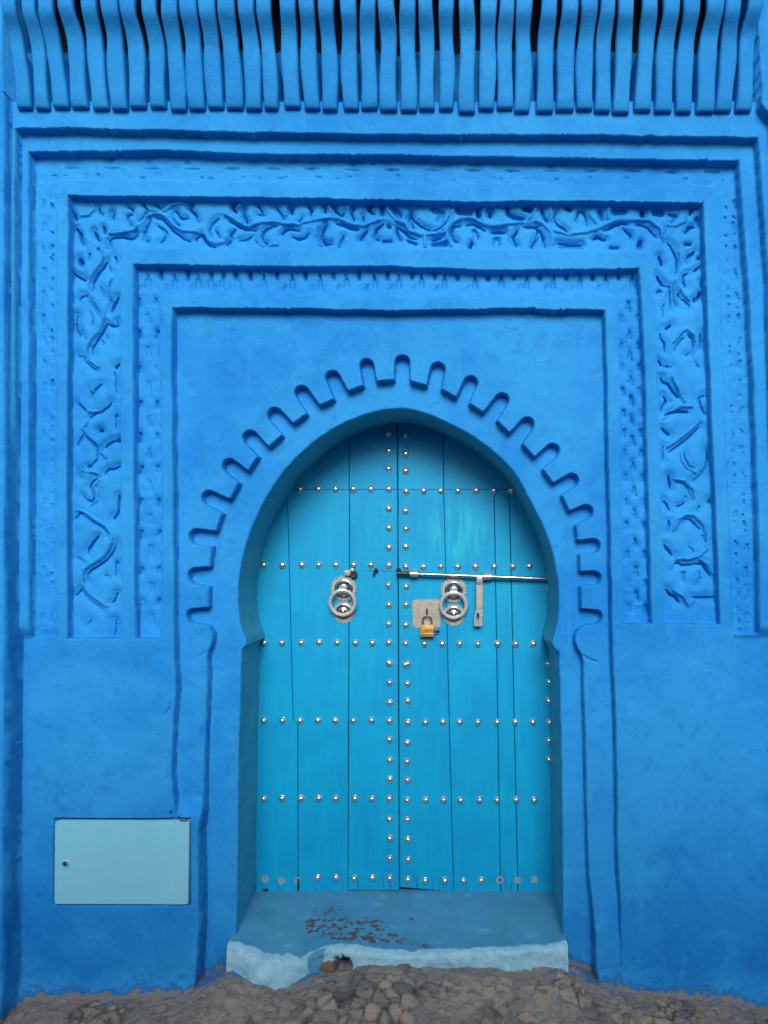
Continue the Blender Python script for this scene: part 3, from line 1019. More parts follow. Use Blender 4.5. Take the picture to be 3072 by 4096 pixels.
LBL = {3: 'shallow pitted outer band', 5: 'wide band carved with leafy scrolls', 7: 'narrow band of small pointed arches', 10: 'recessed scalloped surround of the horseshoe arch', 9: 'plain spandrel above the scalloped arch'}
for r, nm in NAMES.items():
    fsel = quads[keepf & (fr == r)]
    used, inv = np.unique(fsel.ravel(), return_inverse=True)
    me = np_mesh(nm, verts[used], inv.reshape(-1, 4), M_blue)
    if r in (0, 1, 9, 10):
        hgt = verts[used][:, 2] - (HC + (CY - np.interp(CX + verts[used][:, 0] / S, bd[:, 0], bd[:, 1])) * S)
        a = me.attributes.new('foot', 'FLOAT', 'POINT'); a.data.foreach_set('value', np.exp(-np.maximum(0, hgt) / .055).astype(np.float32))
    o = link(nm, me, house)
    if r in LBL:
        o['label'] = LBL[r]

# ---- reveal of the arch, from the plaster edge back to the door
DOOR_D = .44
al = arch
vs, fs = [], []
ND_ = 12
for (x, y) in al:
    for k in range(ND_ + 1):
        t = k / ND_
        d = ARCH_D + .006 + t * (DOOR_D + .03 - ARCH_D)
        n1 = float(fbm(np.array(y + d * 900), np.array(x * 1.0 + d * 300), 150, 91, 3)) * 5 * min(1, 3 * t)
        cxm = 1600
        sgn = 1 if x > cxm else -1
        vs.append(((x - CX + n1 * sgn * .6) * S, d, HC + (CY - y + n1 * .5) * S))
n = ND_ + 1
for i in range(len(al) - 1):
    for k in range(ND_):
        fs.append([i * n + k, i * n + k + 1, (i + 1) * n + k + 1, (i + 1) * n + k])
link('arch_reveal', np_mesh('arch_reveal', vs, fs, M_teal, True, 40), house)['label'] = 'dull teal painted inside of the arch'

# ---- sloping door sill with its broken pale lip
sx0, sx1 = X(925, .1), X(2262, .1)
nx = 300
zdoor = Z(3566, DOOR_D)
lip_px = np.array([(938, 3768), (1000, 3790), (1080, 3818), (1150, 3824), (1200, 3838), (1252, 3812), (1302, 3790), (1394, 3783), (1518, 3803), (1641, 3812), (1765, 3802), (1950, 3797), (2048, 3794), (2220, 3776), (2260, 3772)], float)
prof_n = [(t, 'top') for t in np.linspace(0, 1, 46)] + [(t, 'lip') for t in np.linspace(0.12, 1, 30)]
vs, lipa, chipa, rawa = [], [], [], []
xs = np.linspace(sx0, sx1, nx)
CH = [(1300, 3640, 90, 26), (1440, 3740, 150, 40), (1330, 3715, 80, 40), (1240, 3700, 60, 40), (1580, 3760, 90, 24), (1690, 3780, 60, 20), (1640, 3675, 40, 15), (1930, 3700, 16, 12), (1460, 3690, 130, 36)]
def n3(a, b, s, seed, o=3):
    return float(fbm(np.array(a), np.array(b), s, seed, o))
for i, x in enumerate(xs):
    pxl = CX + x / S / (1 + .05 / D)
    zf = Z(float(np.interp(pxl, lip_px[:, 0], lip_px[:, 1])), .05)
    lump = math.exp(-((pxl - 1075) / 105) ** 4)
    dip = math.exp(-((pxl - 1265) / 45) ** 2)
    for t, kind in prof_n:
        if kind == 'top':
            d = DOOR_D + .03 + t * (.06 - DOOR_D - .03)
            z = zdoor + .004 + (zf - zdoor - .004) * (0.25 * t + .75 * t ** 1.6) + .004 * n3(x * 1000, d * 1000, 120, 101) + .0012 * n3(x * 1000, d * 1000, 22, 103)
            lp = sm(.93, 1.0, t) * .55
        else:
            a = min(1, t / .3) * math.pi / 2
            d = .06 - .030 * math.sin(a) - .02 * (t > .3) * (t - .3) - .05 * lump * min(1, t * 2.2) + .03 * dip * t
            z = zf - .030 * (1 - math.cos(a)) - max(0, t - .3) / .7 * .19
            d += .007 * n3(x * 1000, z * 1000, 55, 107) + .003 * n3(x * 1000, z * 1000, 16, 109)
            lp = .55 + .45 * min(1, t * 4)
            lp *= 1 - .8 * dip
            hw_ = n3(x * 1000, z * 1000, 40, 171); hole = math.exp(-((pxl - 1372 + 26 * hw_) / 30) ** 4 - ((z - Z(3884, .03) + .03 * n3(x * 1000 + 50, z * 1000, 30, 173)) / .040) ** 4)
            d += .20 * hole + .03 * math.exp(-((pxl - 1320) / 38) ** 4) * t
        k = 1 + d / D
        py = CY - (z - HC) / (S * k); ppx = CX + x / (S * k)
        vs.append((x, d, z)); lipa.append(float(lp))
        chipa.append(min(1.0, sum(math.exp(-((ppx - cx) / rx) ** 2 - ((py - cy) / ry) ** 2) for cx, cy, rx, ry in CH) * .5 + .48 if kind == 'top' else .3))
        rw = math.exp(-((ppx - 1338) / 66) ** 4 - ((py - 3900) / 62) ** 4)
        rawa.append(float(rw))
m_ = len(prof_n)
fs = np.array([[i * m_ + k, i * m_ + k + 1, (i + 1) * m_ + k + 1, (i + 1) * m_ + k] for i in range(nx - 1) for k in range(m_ - 1)])
me = np_mesh('door_sill', vs, fs, M_sill)
for nm, dat in (('lip', lipa), ('chip', chipa), ('raw', rawa)):
    a = me.attributes.new(nm, 'FLOAT', 'POINT'); a.data.foreach_set('value', np.array(dat, dtype=np.float32))
link('door_sill', me, house)['label'] = 'worn sloping sill with flaked paint and a pale broken lip'

# ---- eave: rows of plastered tile ends under an unseen roof slab, added to keep sky light out
mbx = MB()
mbx.box(X(-1800, -.13), X(4900, -.13), -.30, .9, Z(-425, -.2), Z(-520, -.2), .02)
eave_o = mbx.build('eave', M_tile, house)
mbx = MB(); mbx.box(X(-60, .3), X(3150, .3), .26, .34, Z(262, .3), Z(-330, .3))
mbx.build('eave_gap_shade', M_dark, eave_o)  # near-black sheet standing in for the deep shade between the tiles
c1 = [(62, 130), (145, 210), (218, 290), (303, 380), (387, 463), (468, 548), (556, 633), (645, 718), (728, 803), (806, 885), (888, 965), (970, 1050), (1055, 1133), (1135, 1203), (1218, 1295), (1305, 1380), (1388, 1462), (1475, 1550), (1555, 1628)]
c2 = [(68, 143), (152, 222), (235, 305), (323, 397), (405, 482), (485, 557), (562, 637), (655, 732), (740, 822), (826, 905), (908, 980), (992, 1068), (1085, 1160), (1167, 1248), (1257, 1335), (1347, 1432), (1437, 1513), (1520, 1592)]
TB = [(a / 1.08, b / 1.08) for a, b in c1] + [(1519, 1591)] + [(1536 + a / 1.08, 1536 + b / 1.08) for a, b in c2]
SEC = 14
for ti, (a, b) in enumerate(TB):
    d0 = -.11
    xc = X((a + b) / 2, d0); hw = (b - a) / 2 * S * .925
    by = 436 + 5 * math.sin(ti * 1.7) + random.uniform(-4, 4) + ti * .45
    # (photo height, depth of the face, half-width factor)
    prof = [(by + 1, -.078, .78), (by - 2, -.089, .87), (by - 7, -.098, .94), (by - 14, -.105, .98), (by - 24, -.108, 1.0)]
    for yy in np.linspace(by - 40, 184, 8):
        prof.append((yy, -.108 - .042 * (by - yy) / 260, 1.0))
    kk = random.uniform(-8, 8)
    prof += [(162 + kk, -.155, 1.0), (140 + kk, -.163, 1.0), (118 + kk, -.173, .995), (96 + kk, -.185, .99), (76 + kk, -.197, .985), (56 + kk, -.208, .985), (38 + kk, -.216, .99), (15, -.221, 1.0), (-40, -.226, 1.0), (-110, -.230, 1.0), (-250, -.236, 1.0), (-445, -.242, 1.0)]
    vs, fs = [], []
    ph = random.uniform(0, 6.28); tl = random.uniform(-.006, .006); bw = random.uniform(.002, .0045)
    for i, (yy, d, wf) in enumerate(prof):
        z = Z(yy, d)
        u_ = (by - yy) / 430
        off = tl * u_ + bw * math.sin(ph + u_ * 6.5)
        h = hw * wf * (1 + .05 * math.sin(ph * 2 + u_ * 9)) * (.93 if yy < 190 else 1)
        thick = max(.03, .012 - d) if yy > 215 else .024
        thick = min(thick, .2)
        for k in range(SEC):
            aa = math.pi * k / (SEC - 1)
            # rounded-rectangle section: face towards the street, back against the wall
            ca, sa = math.cos(aa), math.sin(aa)
            ex = 0.42
            x = xc + off - h * np.sign(ca) * abs(ca) ** ex
            yv = d + min(.030, thick * .9) * (1 - abs(sa) ** .5) if k not in (0, SEC - 1) else d + thick
            jit = .0016 * n3(x * 1000 + ti * 77, z * 1000, 40, 113, 2)
            vs.append((x, yv + jit, z))
    for i in range(len(prof) - 1):
        for k in range(SEC - 1):
            fs.append([i * SEC + k, i * SEC + k + 1, (i + 1) * SEC + k + 1, (i + 1) * SEC + k])
    fs.append(list(range(SEC))[::-1])
    m2 = np_mesh('roof_tile', vs, fs, M_tile, True, 60)
    link('roof_tile', m2, eave_o)

# ------------------------------------------------------------------ the two door leaves
DD = DOOR_D
KD = 1 + DD / D
door_l = empty('door_leaf', P(1310, 3566, DD), 'turquoise studded door leaf with a ring knocker but no bolt or padlock', 'door')
door_r = empty('door_leaf', P(1890, 3566, DD), 'turquoise studded door leaf carrying the sliding bolt and padlock plate', 'door')

def arch_top(x0, x1):
    ys = [y for (x, y) in arch if x0 - 30 < x < x1 + 30 and y < 2500]
    return min(ys) if ys else 2300

def plank(parent, xt0, xb0, xt1, xb1, yt, yb, dy=0.0, foot=None):
    """a board between two slightly slanting seams; photo pixels on the door plane"""
    g = random.uniform(.7, 1.4)
    vs, fs = [], []
    rows = np.linspace(yt, yb, 26)
    bev = 2.2
    sec = [(0, .03, 0), (0, .0022, 0), (0, 0, 1), (1, 0, 1), (1, .0022, 0), (1, .03, 0)]
    ph = random.uniform(0, 6)
    for y in rows:
        t = (y - 1700) / (3566 - 1700)
        w1 = 1.6 * math.sin(ph + t * 9) + .8 * math.sin(ph * 3 + t * 27)
        l = xt0 + (xb0 - xt0) * t + g; r = xt1 + (xb1 - xt1) * t - g
        for side, dd, ins in sec:
            yv_ = y - foot if (foot and side == 0 and y > yb - 1) else y
            x = (l + ins * bev) if side == 0 else (r - ins * bev)
            vs.append(P(x, y, DD + dd * 0 + dy)[:1] + (DD + dd + dy,) + P(x, yv_, DD)[2:])
    m = len(sec)
    for i in range(len(rows) - 1):
        for k in range(m - 1):
            fs.append([i * m + k, (i + 1) * m + k, (i + 1) * m + k + 1, i * m + k + 1])
    fs.append([k for k in range(m)]); fs.append([(len(rows) - 1) * m + k for k in range(m)][::-1])
    o = origin(parent)
    c = np.mean(np.array(vs), axis=0)
    me = np_mesh('plank', np.array(vs) - c, fs, M_door, True, 30)
    return link('plank', me, parent, tuple(c - o))

HL = 1957
# seams are given as x at the photo heights 1700 and 3566
plank(door_l, 1000, 1000, 1397, 1392, 1690, HL, .001)
plank(door_l, 1397, 1392, 1589, 1597, 1648, HL, .0)
plank(door_l, 1000, 1000, 1142, 1190, HL + 10, 2884, .0015)
plank(door_l, 1000, 1000, 1188, 1192, 2884, 3567, .001)
plank(door_l, 1142, 1190, 1399, 1391, HL + 2, 2884, -.0005)
plank(door_l, 1188, 1192, 1394, 1393, 2884, 3567, .0)
plank(door_l, 1399, 1392, 1589, 1597, HL + 2, 3560, .0005)
plank(door_r, 1591, 1599, 1774, 1780, 1648, HL, .001)
plank(door_r, 1774, 1780, 2225, 2225, 1700, HL, .0)
plank(door_r, 1591, 1599, 1768, 1814, HL + 2, 3567, .0, 20)
plank(door_r, 1768, 1814, 1972, 2002, HL + 2, 3567, .001)
plank(door_r, 1972, 2002, 2032, 2072, HL + 2, 3567, .002)
plank(door_r, 2032, 2072, 2240, 2240, HL + 2, 3566, .0005)
# boards behind, closing the seams
for par, x0, x1 in ((door_l, 1000, 1592), (door_r, 1596, 2240)):
    b_ = MB(); b_.box(X(x0, DD + .03), X(x1, DD + .03), DD + .024, DD + .06, Z(3560, DD + .03), Z(1640, DD + .03))
    b_.build('back_board', M_dark, par)

# studs: one dome mesh shared
sr = 13.4 * S * KD
st = MB(); st.lathe(0, 0, 0, [(sr * 1.08, -.001), (sr * 1.06, .0016), (sr * .98, .0024), (sr * .93, .0055), (sr * .80, .0095), (sr * .58, .0128), (sr * .30, .0146), (sr * .08, .015)], 14)
ME_STUD = np_mesh('stud', st.v, st.f, M_stud, True, 50)
gh = MB(); gh.lathe(0, 0, 0, [(sr * 1.15, 0), (sr * 1.12, .0012), (sr * .7, .0014), (sr * .2, .0012)], 14)
ME_GHOST = np_mesh('stud_mark', gh.v, gh.f, M_mark, True, 50)
def stud(parent, px, py, mesh=None, name='stud'):
    o = origin(parent)
    p = np.array(P(px + random.uniform(-1, 1), py + random.uniform(-1, 1), DD - .0003))
    ob = link(name, mesh or ME_STUD, parent, tuple(p - o), (random.uniform(-.12, .12), random.uniform(0, 6.28), random.uniform(-.1, .1)))
    s_ = random.uniform(.95, 1.05)
    ob.scale = (s_, s_ * random.uniform(.85, 1.1), s_)
    return ob
cols_l = [(1700, v, 860) for v in (53, 167, 284, 416, 541, 667, 792, 911, 1040, 1167, 1291, 1410, 1541)] + [(2600, v, 866) for v in (85, 211, 340, 460, 581, 713, 840, 965, 1096, 1220)] + [(3300, v, 868) for v in (85, 215, 343)]
cols_r = [(1700, v, 971) for v in (66, 186, 298, 430, 556, 675, 787, 917, 1048, 1164, 1298, 1417, 1552)] + [(2600, v, 982) for v in (92, 217, 334, 470, 602, 722, 844, 974, 1099, 1232)] + [(3300, v, 986) for v in (98, 228, 355)]
for y0, v, x in cols_l:
    stud(door_l, 1024 + x / 1.62, y0 + v / 1.62)
for y0, v, x in cols_r:
    stud(door_r, 1024 + x / 1.62, y0 + v / 1.62)
rows_l = [(1957, [284, 404, 516, 631, 746]), (2260, [52, 170, 297, 408, 519, 634, 746]), (2571, [55, 168, 296, 411, 529, 646, 754]), (2882, [52, 170, 285, 401, 515, 633, 750]),
          (3195, [50, 170, 291, 408, 517, 640, 750]), (3512, [400, 516, 638, 755])]
rows_r = [(1963, [1086, 1195, 1309, 1426, 1541, 1655]), (2266, [1085, 1196, 1306, 1423, 1542, 1664, 1771]), (2576, [1091, 1207, 1320, 1438, 1564, 1680, 1796, 1903]), (2889, [1099, 1211, 1321, 1437, 1561, 1681, 1794, 1903]),
          (3200, [1101, 1214, 1326, 1449, 1561, 1687, 1804]), (3522, [1097, 1223, 1345, 1459])]
for y, xs_ in rows_l:
    for x in xs_:
        stud(door_l, 1024 + x / 1.62, y)
for y, xs_ in rows_r:
    for x in xs_:
        stud(door_r, 1024 + x / 1.62, y)
for y in (2347, 2657, 2728, 2805, 2964, 3038):
    stud(door_r, 2196, y)
for x in (1060, 1127, 1192):
    stud(door_l, x, 3516 + (x > 1100) * 8, ME_GHOST, 'stud_mark')
for x in (2000, 2069, 2138):
    stud(door_r, x, 3520, ME_GHOST, 'stud_mark')
# rust holes where nails tore out
for par, x, y, w, h in ((door_l, 1193, 3538, 5, 26), (door_l, 1062, 3560, 12, 5), (door_r, 2001, 3520, 5, 6)):
    q = MB(); p = P(x, y, DD - .0025)
    q.box(p[0] - w * S, p[0] + w * S, DD - .0026, DD + .01, p[2] - h * S, p[2] + h * S, .001)
    q.build('nail_hole', M_dark, par)

# ring knockers
def knocker(parent, cx, yu, yl, yr, rr):
    k = S * KD
    def gear(px, py, r, nt, ph):
        c = P(px, py, DD); out = []
        for i in range(nt * 4):
            a = -2 * math.pi * i / (nt * 4) + ph     # runs clockwise in (x, z); reversed below
            q = r * (1.0 if i % 4 in (0, 1) else .885) * (1 + .015 * math.sin(i * 1.7))
            out.append((c[0] + q * math.cos(a), c[2] + q * math.sin(a)))
        return out[::-1]
    pl = MB()
    pl.prism(gear(cx, yu, 53 * k, 22, .1), DD - .0045, DD + .001, .0008)
    pl.prism(gear(cx + 1, yl, 46 * k, 20, .3), DD - .0032, DD + .001, .0008)
    root = pl.build('door_knocker', M_plate, parent)
    u = P(cx, yu + 2, DD); l = P(cx, yl - 4, DD)
    b = MB(); b.lathe(u[0], u[2], DD - .003, [(37 * k, 0), (37 * k, .003), (33 * k, .005), (32 * k, .012), (28 * k, .021), (20 * k, .029), (10 * k, .033), (3 * k, .034)], 28)
    b.build('boss', M_boss, root)
    b = MB(); b.lathe(l[0], l[2], DD - .003, [(31 * k, 0), (31 * k, .003), (27 * k, .005), (26 * k, .010), (22 * k, .018), (14 * k, .023), (9 * k, .024), (8 * k, .029), (4 * k, .032), (1 * k, .0325)], 28)
    b.build('boss', M_boss, root)
    rc = P(cx - 1, yr, DD)
    pts = []
    R = rr * k - 6 * k
    for i in range(48):
        a = 2 * math.pi * i / 48
        zz = rc[2] + R * math.sin(a)
        yy = DD - .046 + .016 * (1 - math.sin(a)) * .5
        pts.append((rc[0] + R * math.cos(a), yy, zz))
    b = MB(); b.tube(pts, 7.4 * k, 10, closed=True)
    b.build('ring', M_ring, root)
    # strap folded over the ring
    zt = rc[2] + R
    pw = 13 * k
    path = [(DD - .028, zt + 20 * k), (DD - .040, zt + 17 * k), (DD - .052, zt + 9 * k), (DD - .0565, zt - 1 * k), (DD - .053, zt - 9 * k), (DD - .044, zt - 13 * k), (DD - .030, zt - 14 * k)]
    vs, fs = [], []
    for (y, z) in path:
        vs += [(rc[0] - pw, y, z), (rc[0] + pw, y, z), (rc[0] + pw * .96, y + .004, z), (rc[0] - pw * .96, y + .004, z)]
    for i in range(len(path) - 1):
        for j in range(4):
            fs.append([i * 4 + j, (i + 1) * 4 + j, (i + 1) * 4 + (j + 1) % 4, i * 4 + (j + 1) % 4])
    fs += [[0, 1, 2, 3], [len(path) * 4 - 1 - j for j in range(4)]]
    b = MB(); b.add(vs, fs); b.build('hinge_strap', M_knock, root, True, 40)
knocker(door_l, 1375, 2353, 2449, 2409, 55)
knocker(door_r, 1815, 2360, 2460, 2419, 56)

# old bolt eyes left on the plain leaf
kS = S * KD
q = MB(); p = P(1391, 2292, DD); q.box(p[0] - 11 * kS, p[0] + 14 * kS, DD - .022, DD + .001, p[2] - 11 * kS, p[2] + 11 * kS, .002); q.build('bolt_eye', M_plate, door_l)
q = MB(); p = P(1416, 2298, DD); q.lathe(p[0], p[2], DD, [(15 * kS, 0), (15 * kS, .022), (12 * kS, .027), (7 * kS, .027), (6 * kS, .018)], 18); q.build('bolt_eye', M_iron, door_l)
q = MB(); p = P(1411, 2280, DD); q.box(p[0] - 7 * kS, p[0] + 7 * kS, DD - .030, DD, p[2] - 6 * kS, p[2] + 6 * kS, .003); q.build('bolt_eye', M_plate, door_l)
q = MB(); p = P(1500, 2287, DD)
q.tube([(p[0] + 4 * kS * math.cos(a), DD - .010 - .014 * math.sin(a), p[2] + 13 * kS * math.cos(a)) for a in np.linspace(-.3, math.pi + .3, 12)], 3.4 * kS, 8)
q.build('staple', M_iron, door_l)
q = MB(); p = P(1506, 2286, DD); q.lathe(p[0], p[2], DD, [(9 * kS, 0), (8.5 * kS, .0015), (3 * kS, .0016)], 12); q.build('staple_hole', M_dark, door_l)

# sliding bolt on the other leaf
pa, pb = P(1590, 2293, DD - .03), P(2203, 2316, DD - .03)
bolt = MB()
pts = [tuple(pa[i] + (pb[i] - pa[i]) * t for i in range(3)) for t in np.linspace(.1, 1, 12)]
bolt.tube(pts, 7.2 * kS, 12)
bolt_o = bolt.build('sliding_bolt', M_rod, door_r)
q = MB(); q.tube([tuple(pa[i] + (pb[i] - pa[i]) * t for i in range(3)) for t in (-.006, .03, .07, .112)], 9 * kS, 12); q.build('bolt_tip', M_iron, bolt_o)
q = MB(); q.lathe(P(1594, 2282, DD)[0], P(1594, 2282, DD)[2], DD, [(11 * kS, 0), (10 * kS, .003), (4 * kS, .0035)], 12); q.build('bolt_hole', M_dark, bolt_o)
for cx_, wd in ((1655, 15), (1949, 16)):
    t = (cx_ - 1590) / (2203 - 1590)
    c = [pa[i] + (pb[i] - pa[i]) * t for i in range(3)]
    q = MB()
    prof = []
    R = 13 * kS
    path = [(DD, c[2] + R * 1.25)] + [(c[1] - R * math.sin(a) * 1.0, c[2] + R * math.cos(a)) for a in np.linspace(.25, math.pi - .25, 10)] + [(DD, c[2] - R * 1.25)]
    vs, fs = [], []
    w_ = wd * kS
    for j, (y, z) in enumerate(path):
        iy, iz = y + (.0035 if 0 < j < len(path) - 1 else 0), c[2] + (z - c[2]) * .8
        vs += [(c[0] - w_, y, z), (c[0] + w_, y, z), (c[0] + w_, iy, iz), (c[0] - w_, iy, iz)]
    for i in range(len(path) - 1):
        for j in range(4):
            fs.append([i * 4 + j, i * 4 + (j + 1) % 4, (i + 1) * 4 + (j + 1) % 4, (i + 1) * 4 + j])
    q.add(vs, fs); q.build('bolt_keeper', M_plate, door_r, True, 40)
# hanging hasp
tt = (1918 - 1590) / 613
c = [pa[i] + (pb[i] - pa[i]) * tt for i in range(3)]
q = MB(); q.box(c[0] - 12 * kS, c[0] + 12 * kS, c[1] - .012, c[1] + .004, Z(2336, DD - .04), Z(2301, DD - .04), .002)
hk = q.build('hasp_knuckle', M_plate, door_r)
def lw(px, py, d=DD - .03):
    return (X(px, d), Z(py, d))
def slab_hole(outer, hole, yf, yb):
    n = len(outer); vs, fs = [], []
    for yv in (yf, yb):
        vs += [(x, yv, z) for x, z in outer] + [(x, yv, z) for x, z in hole]
    for k in range(n):
        k2 = (k + 1) % n
        fs.append([k, k2, n + k2, n + k])
        fs.append([2 * n + k, 3 * n + k, 3 * n + k2, 2 * n + k2])
        fs.append([k, 2 * n + k, 2 * n + k2, k2])
        fs.append([n + k, n + k2, 3 * n + k2, 3 * n + k])
    return vs, fs
q = MB()
q.prism([lw(1905, 2432), lw(1930, 2432), lw(1931, 2338), lw(1905, 2338)], DD - .040, DD - .033, .001)
outer = [lw(*t) for t in ((1905, 2433), (1901, 2450), (1897, 2465), (1896, 2482), (1896, 2500), (1899, 2504), (1925, 2504), (1928, 2500), (1929, 2482), (1929, 2465), (1930, 2450), (1930, 2433))]
hc = lw(1911, 2465)
hole = []
for t in outer:
    a = math.atan2(t[1] - hc[1], t[0] - hc[0])
    hole.append((hc[0] + 7 * kS * math.cos(a), hc[1] + 15 * kS * math.sin(a)))
vs, fs = slab_hole(outer, hole, DD - .041, DD - .034)
q.add(vs, fs)
q.build('hasp', M_plate, door_r, True, 30)
# beaten tin plate with its staple
q = MB()
pl = []
for (cx_, cy_, r_, a0) in ((1747, 2411, 14, 0), (1664, 2414, 16, 90), (1669, 2496, 18, 180), (1750, 2499, 12, 270)):
    for i in range(5):
        a = math.radians(a0 + i * 22.5)
        pl.append((X(cx_ + r_ * math.cos(a), DD), Z(cy_ - r_ * math.sin(a), DD)))
q.prism(pl, DD - .004, DD + .001, .0008)
lock_pl = q.build('lock_plate', M_plate, door_r)
p = P(1708, 2446, DD)
q = MB(); q.tube([(p[0], DD - .002 - .020 * math.sin(a), p[2] + 11 * kS * math.cos(a)) for a in np.linspace(0, math.pi, 10)], 3 * kS, 8); q.build('staple', M_iron, lock_pl)
p = P(1748, 2523, DD)
q = MB(); q.tube([(p[0] - 20 * kS, DD - .006, p[2] + 2 * kS), (p[0] - 2 * kS, DD - .012, p[2]), (p[0] + 8 * kS, DD - .010, p[2] + 4 * kS), (p[0] + 4 * kS, DD - .003, p[2] - 10 * kS), (p[0] - 10 * kS, DD - .004, p[2] - 16 * kS)], 3.6 * kS, 8); q.build('hook', M_iron, lock_pl)

# padlock
pb_ = P(1708, 2548, DD - .03)
pad = empty('padlock', (pb_[0], pb_[1], pb_[2]), 'small brass padlock hanging from the beaten tin plate', 'padlock')
zb, zt_ = Z(2547, DD - .03), Z(2499, DD - .03)
q = MB(); q.box(X(1681, DD - .03), X(1736, DD - .03), DD - .038, DD - .014, zb, zt_, .0035, 3); q.build('body', M_brass, pad)
for zz in (.28, .72):
    q = MB(); zc = zb + (zt_ - zb) * zz
    q.box(X(1681, DD - .03) + .001, X(1736, DD - .03) - .001, DD - .0388, DD - .03, zc - .0012, zc + .0012, .0005); q.build('body_rib', M_brass, pad)
pc = P(1708.5, 2480, DD - .026)
ra = 17.5 * kS
pts = [(pc[0] - ra, pc[1], zt_ - .004), (pc[0] - ra, pc[1], pc[2] - .004)] + [(pc[0] - ra * math.cos(a), pc[1], pc[2] + ra * .95 * math.sin(a)) for a in np.linspace(0, math.pi, 12)] + [(pc[0] + ra, pc[1], pc[2] - .004), (pc[0] + ra, pc[1], zt_ - .004)]
q = MB(); q.tube(pts, 3.6 * kS, 10); q.build('shackle', M_rod, pad)

# ------------------------------------------------------------------ meter cupboard in the wall
mcab = empty('meter_cabinet', P(488, 3617, 0), 'pale blue metal cover of a small meter cupboard set in the lower wall', 'meter box')
q = MB()
pl = []
for (cx_, cy_, a0) in ((750, 3293, 0), (229, 3293, 90), (226, 3607, 180), (746, 3609, 270)):
    for i in range(4):
        a = math.radians(a0 + i * 30)
        pl.append((X(cx_ + 8 * math.cos(a), -.006), Z(cy_ - 8 * math.sin(a), -.006)))
q.prism(pl, -.010, .030, .0025)
cov = q.build('cover', M_box, mcab, True, 40)
p = P(262, 3454, -.010)
q = MB(); q.lathe(p[0], p[2], -.010, [(17 * S, -.001), (16 * S, .003), (12 * S, .006), (10.5 * S, .006), (9.5 * S, .002)], 20); lk = q.build('lock', M_box, mcab)
q = MB(); q.lathe(p[0], p[2], -.0105, [(9.4 * S, 0), (9.2 * S, .003), (4 * S, .0035)], 16); q.build('lock_barrel', M_iron, lk)
q = MB(); q.lathe(p[0] + 2 * S, p[2] + 1 * S, -.013, [(3.2 * S, 0), (3 * S, .002), (1 * S, .003)], 10); q.build('lock_core', M_rod, lk)
q = MB(); q.tube([P(720, 3282, -.006), P(752, 3283, -.006)], 4 * S, 8); q.build('hinge', M_iron, mcab)

# ------------------------------------------------------------------ added house across the lane, unseen behind the camera, to darken the lower wall
M_wash = paint_mat('pale_blue_wash', (0.42, 0.53, 0.62), (0.34, 0.46, 0.58), (0.52, 0.60, 0.66))
M_wood = metal_mat('weathered_wood', (0.10, 0.16, 0.26), (0.06, 0.10, 0.17), 0.7, 30, 0.0)
OY, OH = -5.5, 3.15
opp = empty('shading_lane_house', (0, OY - 1.5, 0), 'pale washed house added out of view across the lane to shade the blue front', 'house')
holes = [(-4.6, -3.7, 1.3, 2.5), (-1.0, .05, -.2, 2.15), (2.4, 3.3, 1.3, 2.5)]
wl_ = MB()
xe = -20.0
for (x0, x1, z0, z1) in holes:
    wl_.box(xe, x0, OY - .4, OY, -.4, OH)
    if z0 > 0:
        wl_.box(x0, x1, OY - .398, OY - .002, -.4, z0)
    wl_.box(x0, x1, OY - .398, OY - .002, z1, OH)
    xe = x1
wl_.box(xe, 20.0, OY - .4, OY, -.4, OH)
wl_.box(-20, 20, OY - 4, OY - .41, -.4, OH - .05)
wl_.build('wall', M_wash, opp, False)
MB().box(-20.1, 20.1, OY - 4.1, OY + .10, OH + .002, OH + .16, .03).build('parapet', M_wash, opp, False)
for i_, (x0, x1, z0, z1) in enumerate(holes):
    o_ = MB().box(x0, x1, OY - .30, OY - .25, z0, z1, .004).build('door' if z0 < 0 else 'window_shutter', M_wood, opp, False)
    for k_ in range(4):
        w_ = (x1 - x0) / 4
        MB().box(x0 + k_ * w_ + .006, x0 + (k_ + 1) * w_ - .006, OY - .249, OY - .225, max(0, z0) + .03, z1 - .03, .004).build('plank', M_wood, o_, False)
    if z0 > 0:
        MB().box(x0 - .05, x1 + .05, OY + .002, OY + .06, z0 - .07, z0 - .002, .01).build('window_sill', M_wash, opp, False)

# ------------------------------------------------------------------ street
def gspan(spans):
    return lines(spans)
gx = gspan([(-60, -8, 6), (-8, -2.4, .4), (-2.4, 1.75, .0085), (1.75, 8, .4), (8, 60, 6)])
gy = gspan([(-60, -8, 6), (-8, -1.0, .35), (-1.0, -.55, .03), (-.55, .10, .0075), (.10, 1.0, .3)])
GX, GY = np.meshgrid(gx, gy)
foot = HC + (CY - np.interp(CX + GX / S, bd[:, 0], bd[:, 1])) * S
t = np.clip(-GY / .42, 0, 1)
gz = foot * (1 - sm(0, 1, t)) + (-.035) * sm(0, 1, t)
fine = np.exp(-np.maximum(0, np.abs(GX + .3) - 2.2)) * np.exp(-np.maximum(0, -GY - .6) * 1.2)
mm = 1000
r1 = 1 - np.abs(fbm(GX * mm, GY * mm, 150, 121, 3)) * 2
gz = gz + fine * (.005 * (r1 - .5) + .005 * fbm(GX * mm, GY * mm, 55, 127, 4) + .003 * fbm(GX * mm, GY * mm, 14, 131, 2))
vr = np.random.RandomState(77)
NC = 1500
vc = np.stack([vr.uniform(-2.5, 1.85, NC), vr.uniform(-.75, .12, NC)], 1)
vt = vr.uniform(-1, 1, (NC, 4))
sel = (GX > -2.4) & (GX < 1.75) & (GY > -.62) & (GY < .11)
qx = GX[sel] + .016 * fbm(GX[sel] * mm, GY[sel] * mm, 60, 151, 3); qy = GY[sel] + .016 * fbm(GX[sel] * mm, GY[sel] * mm, 60, 157, 3)
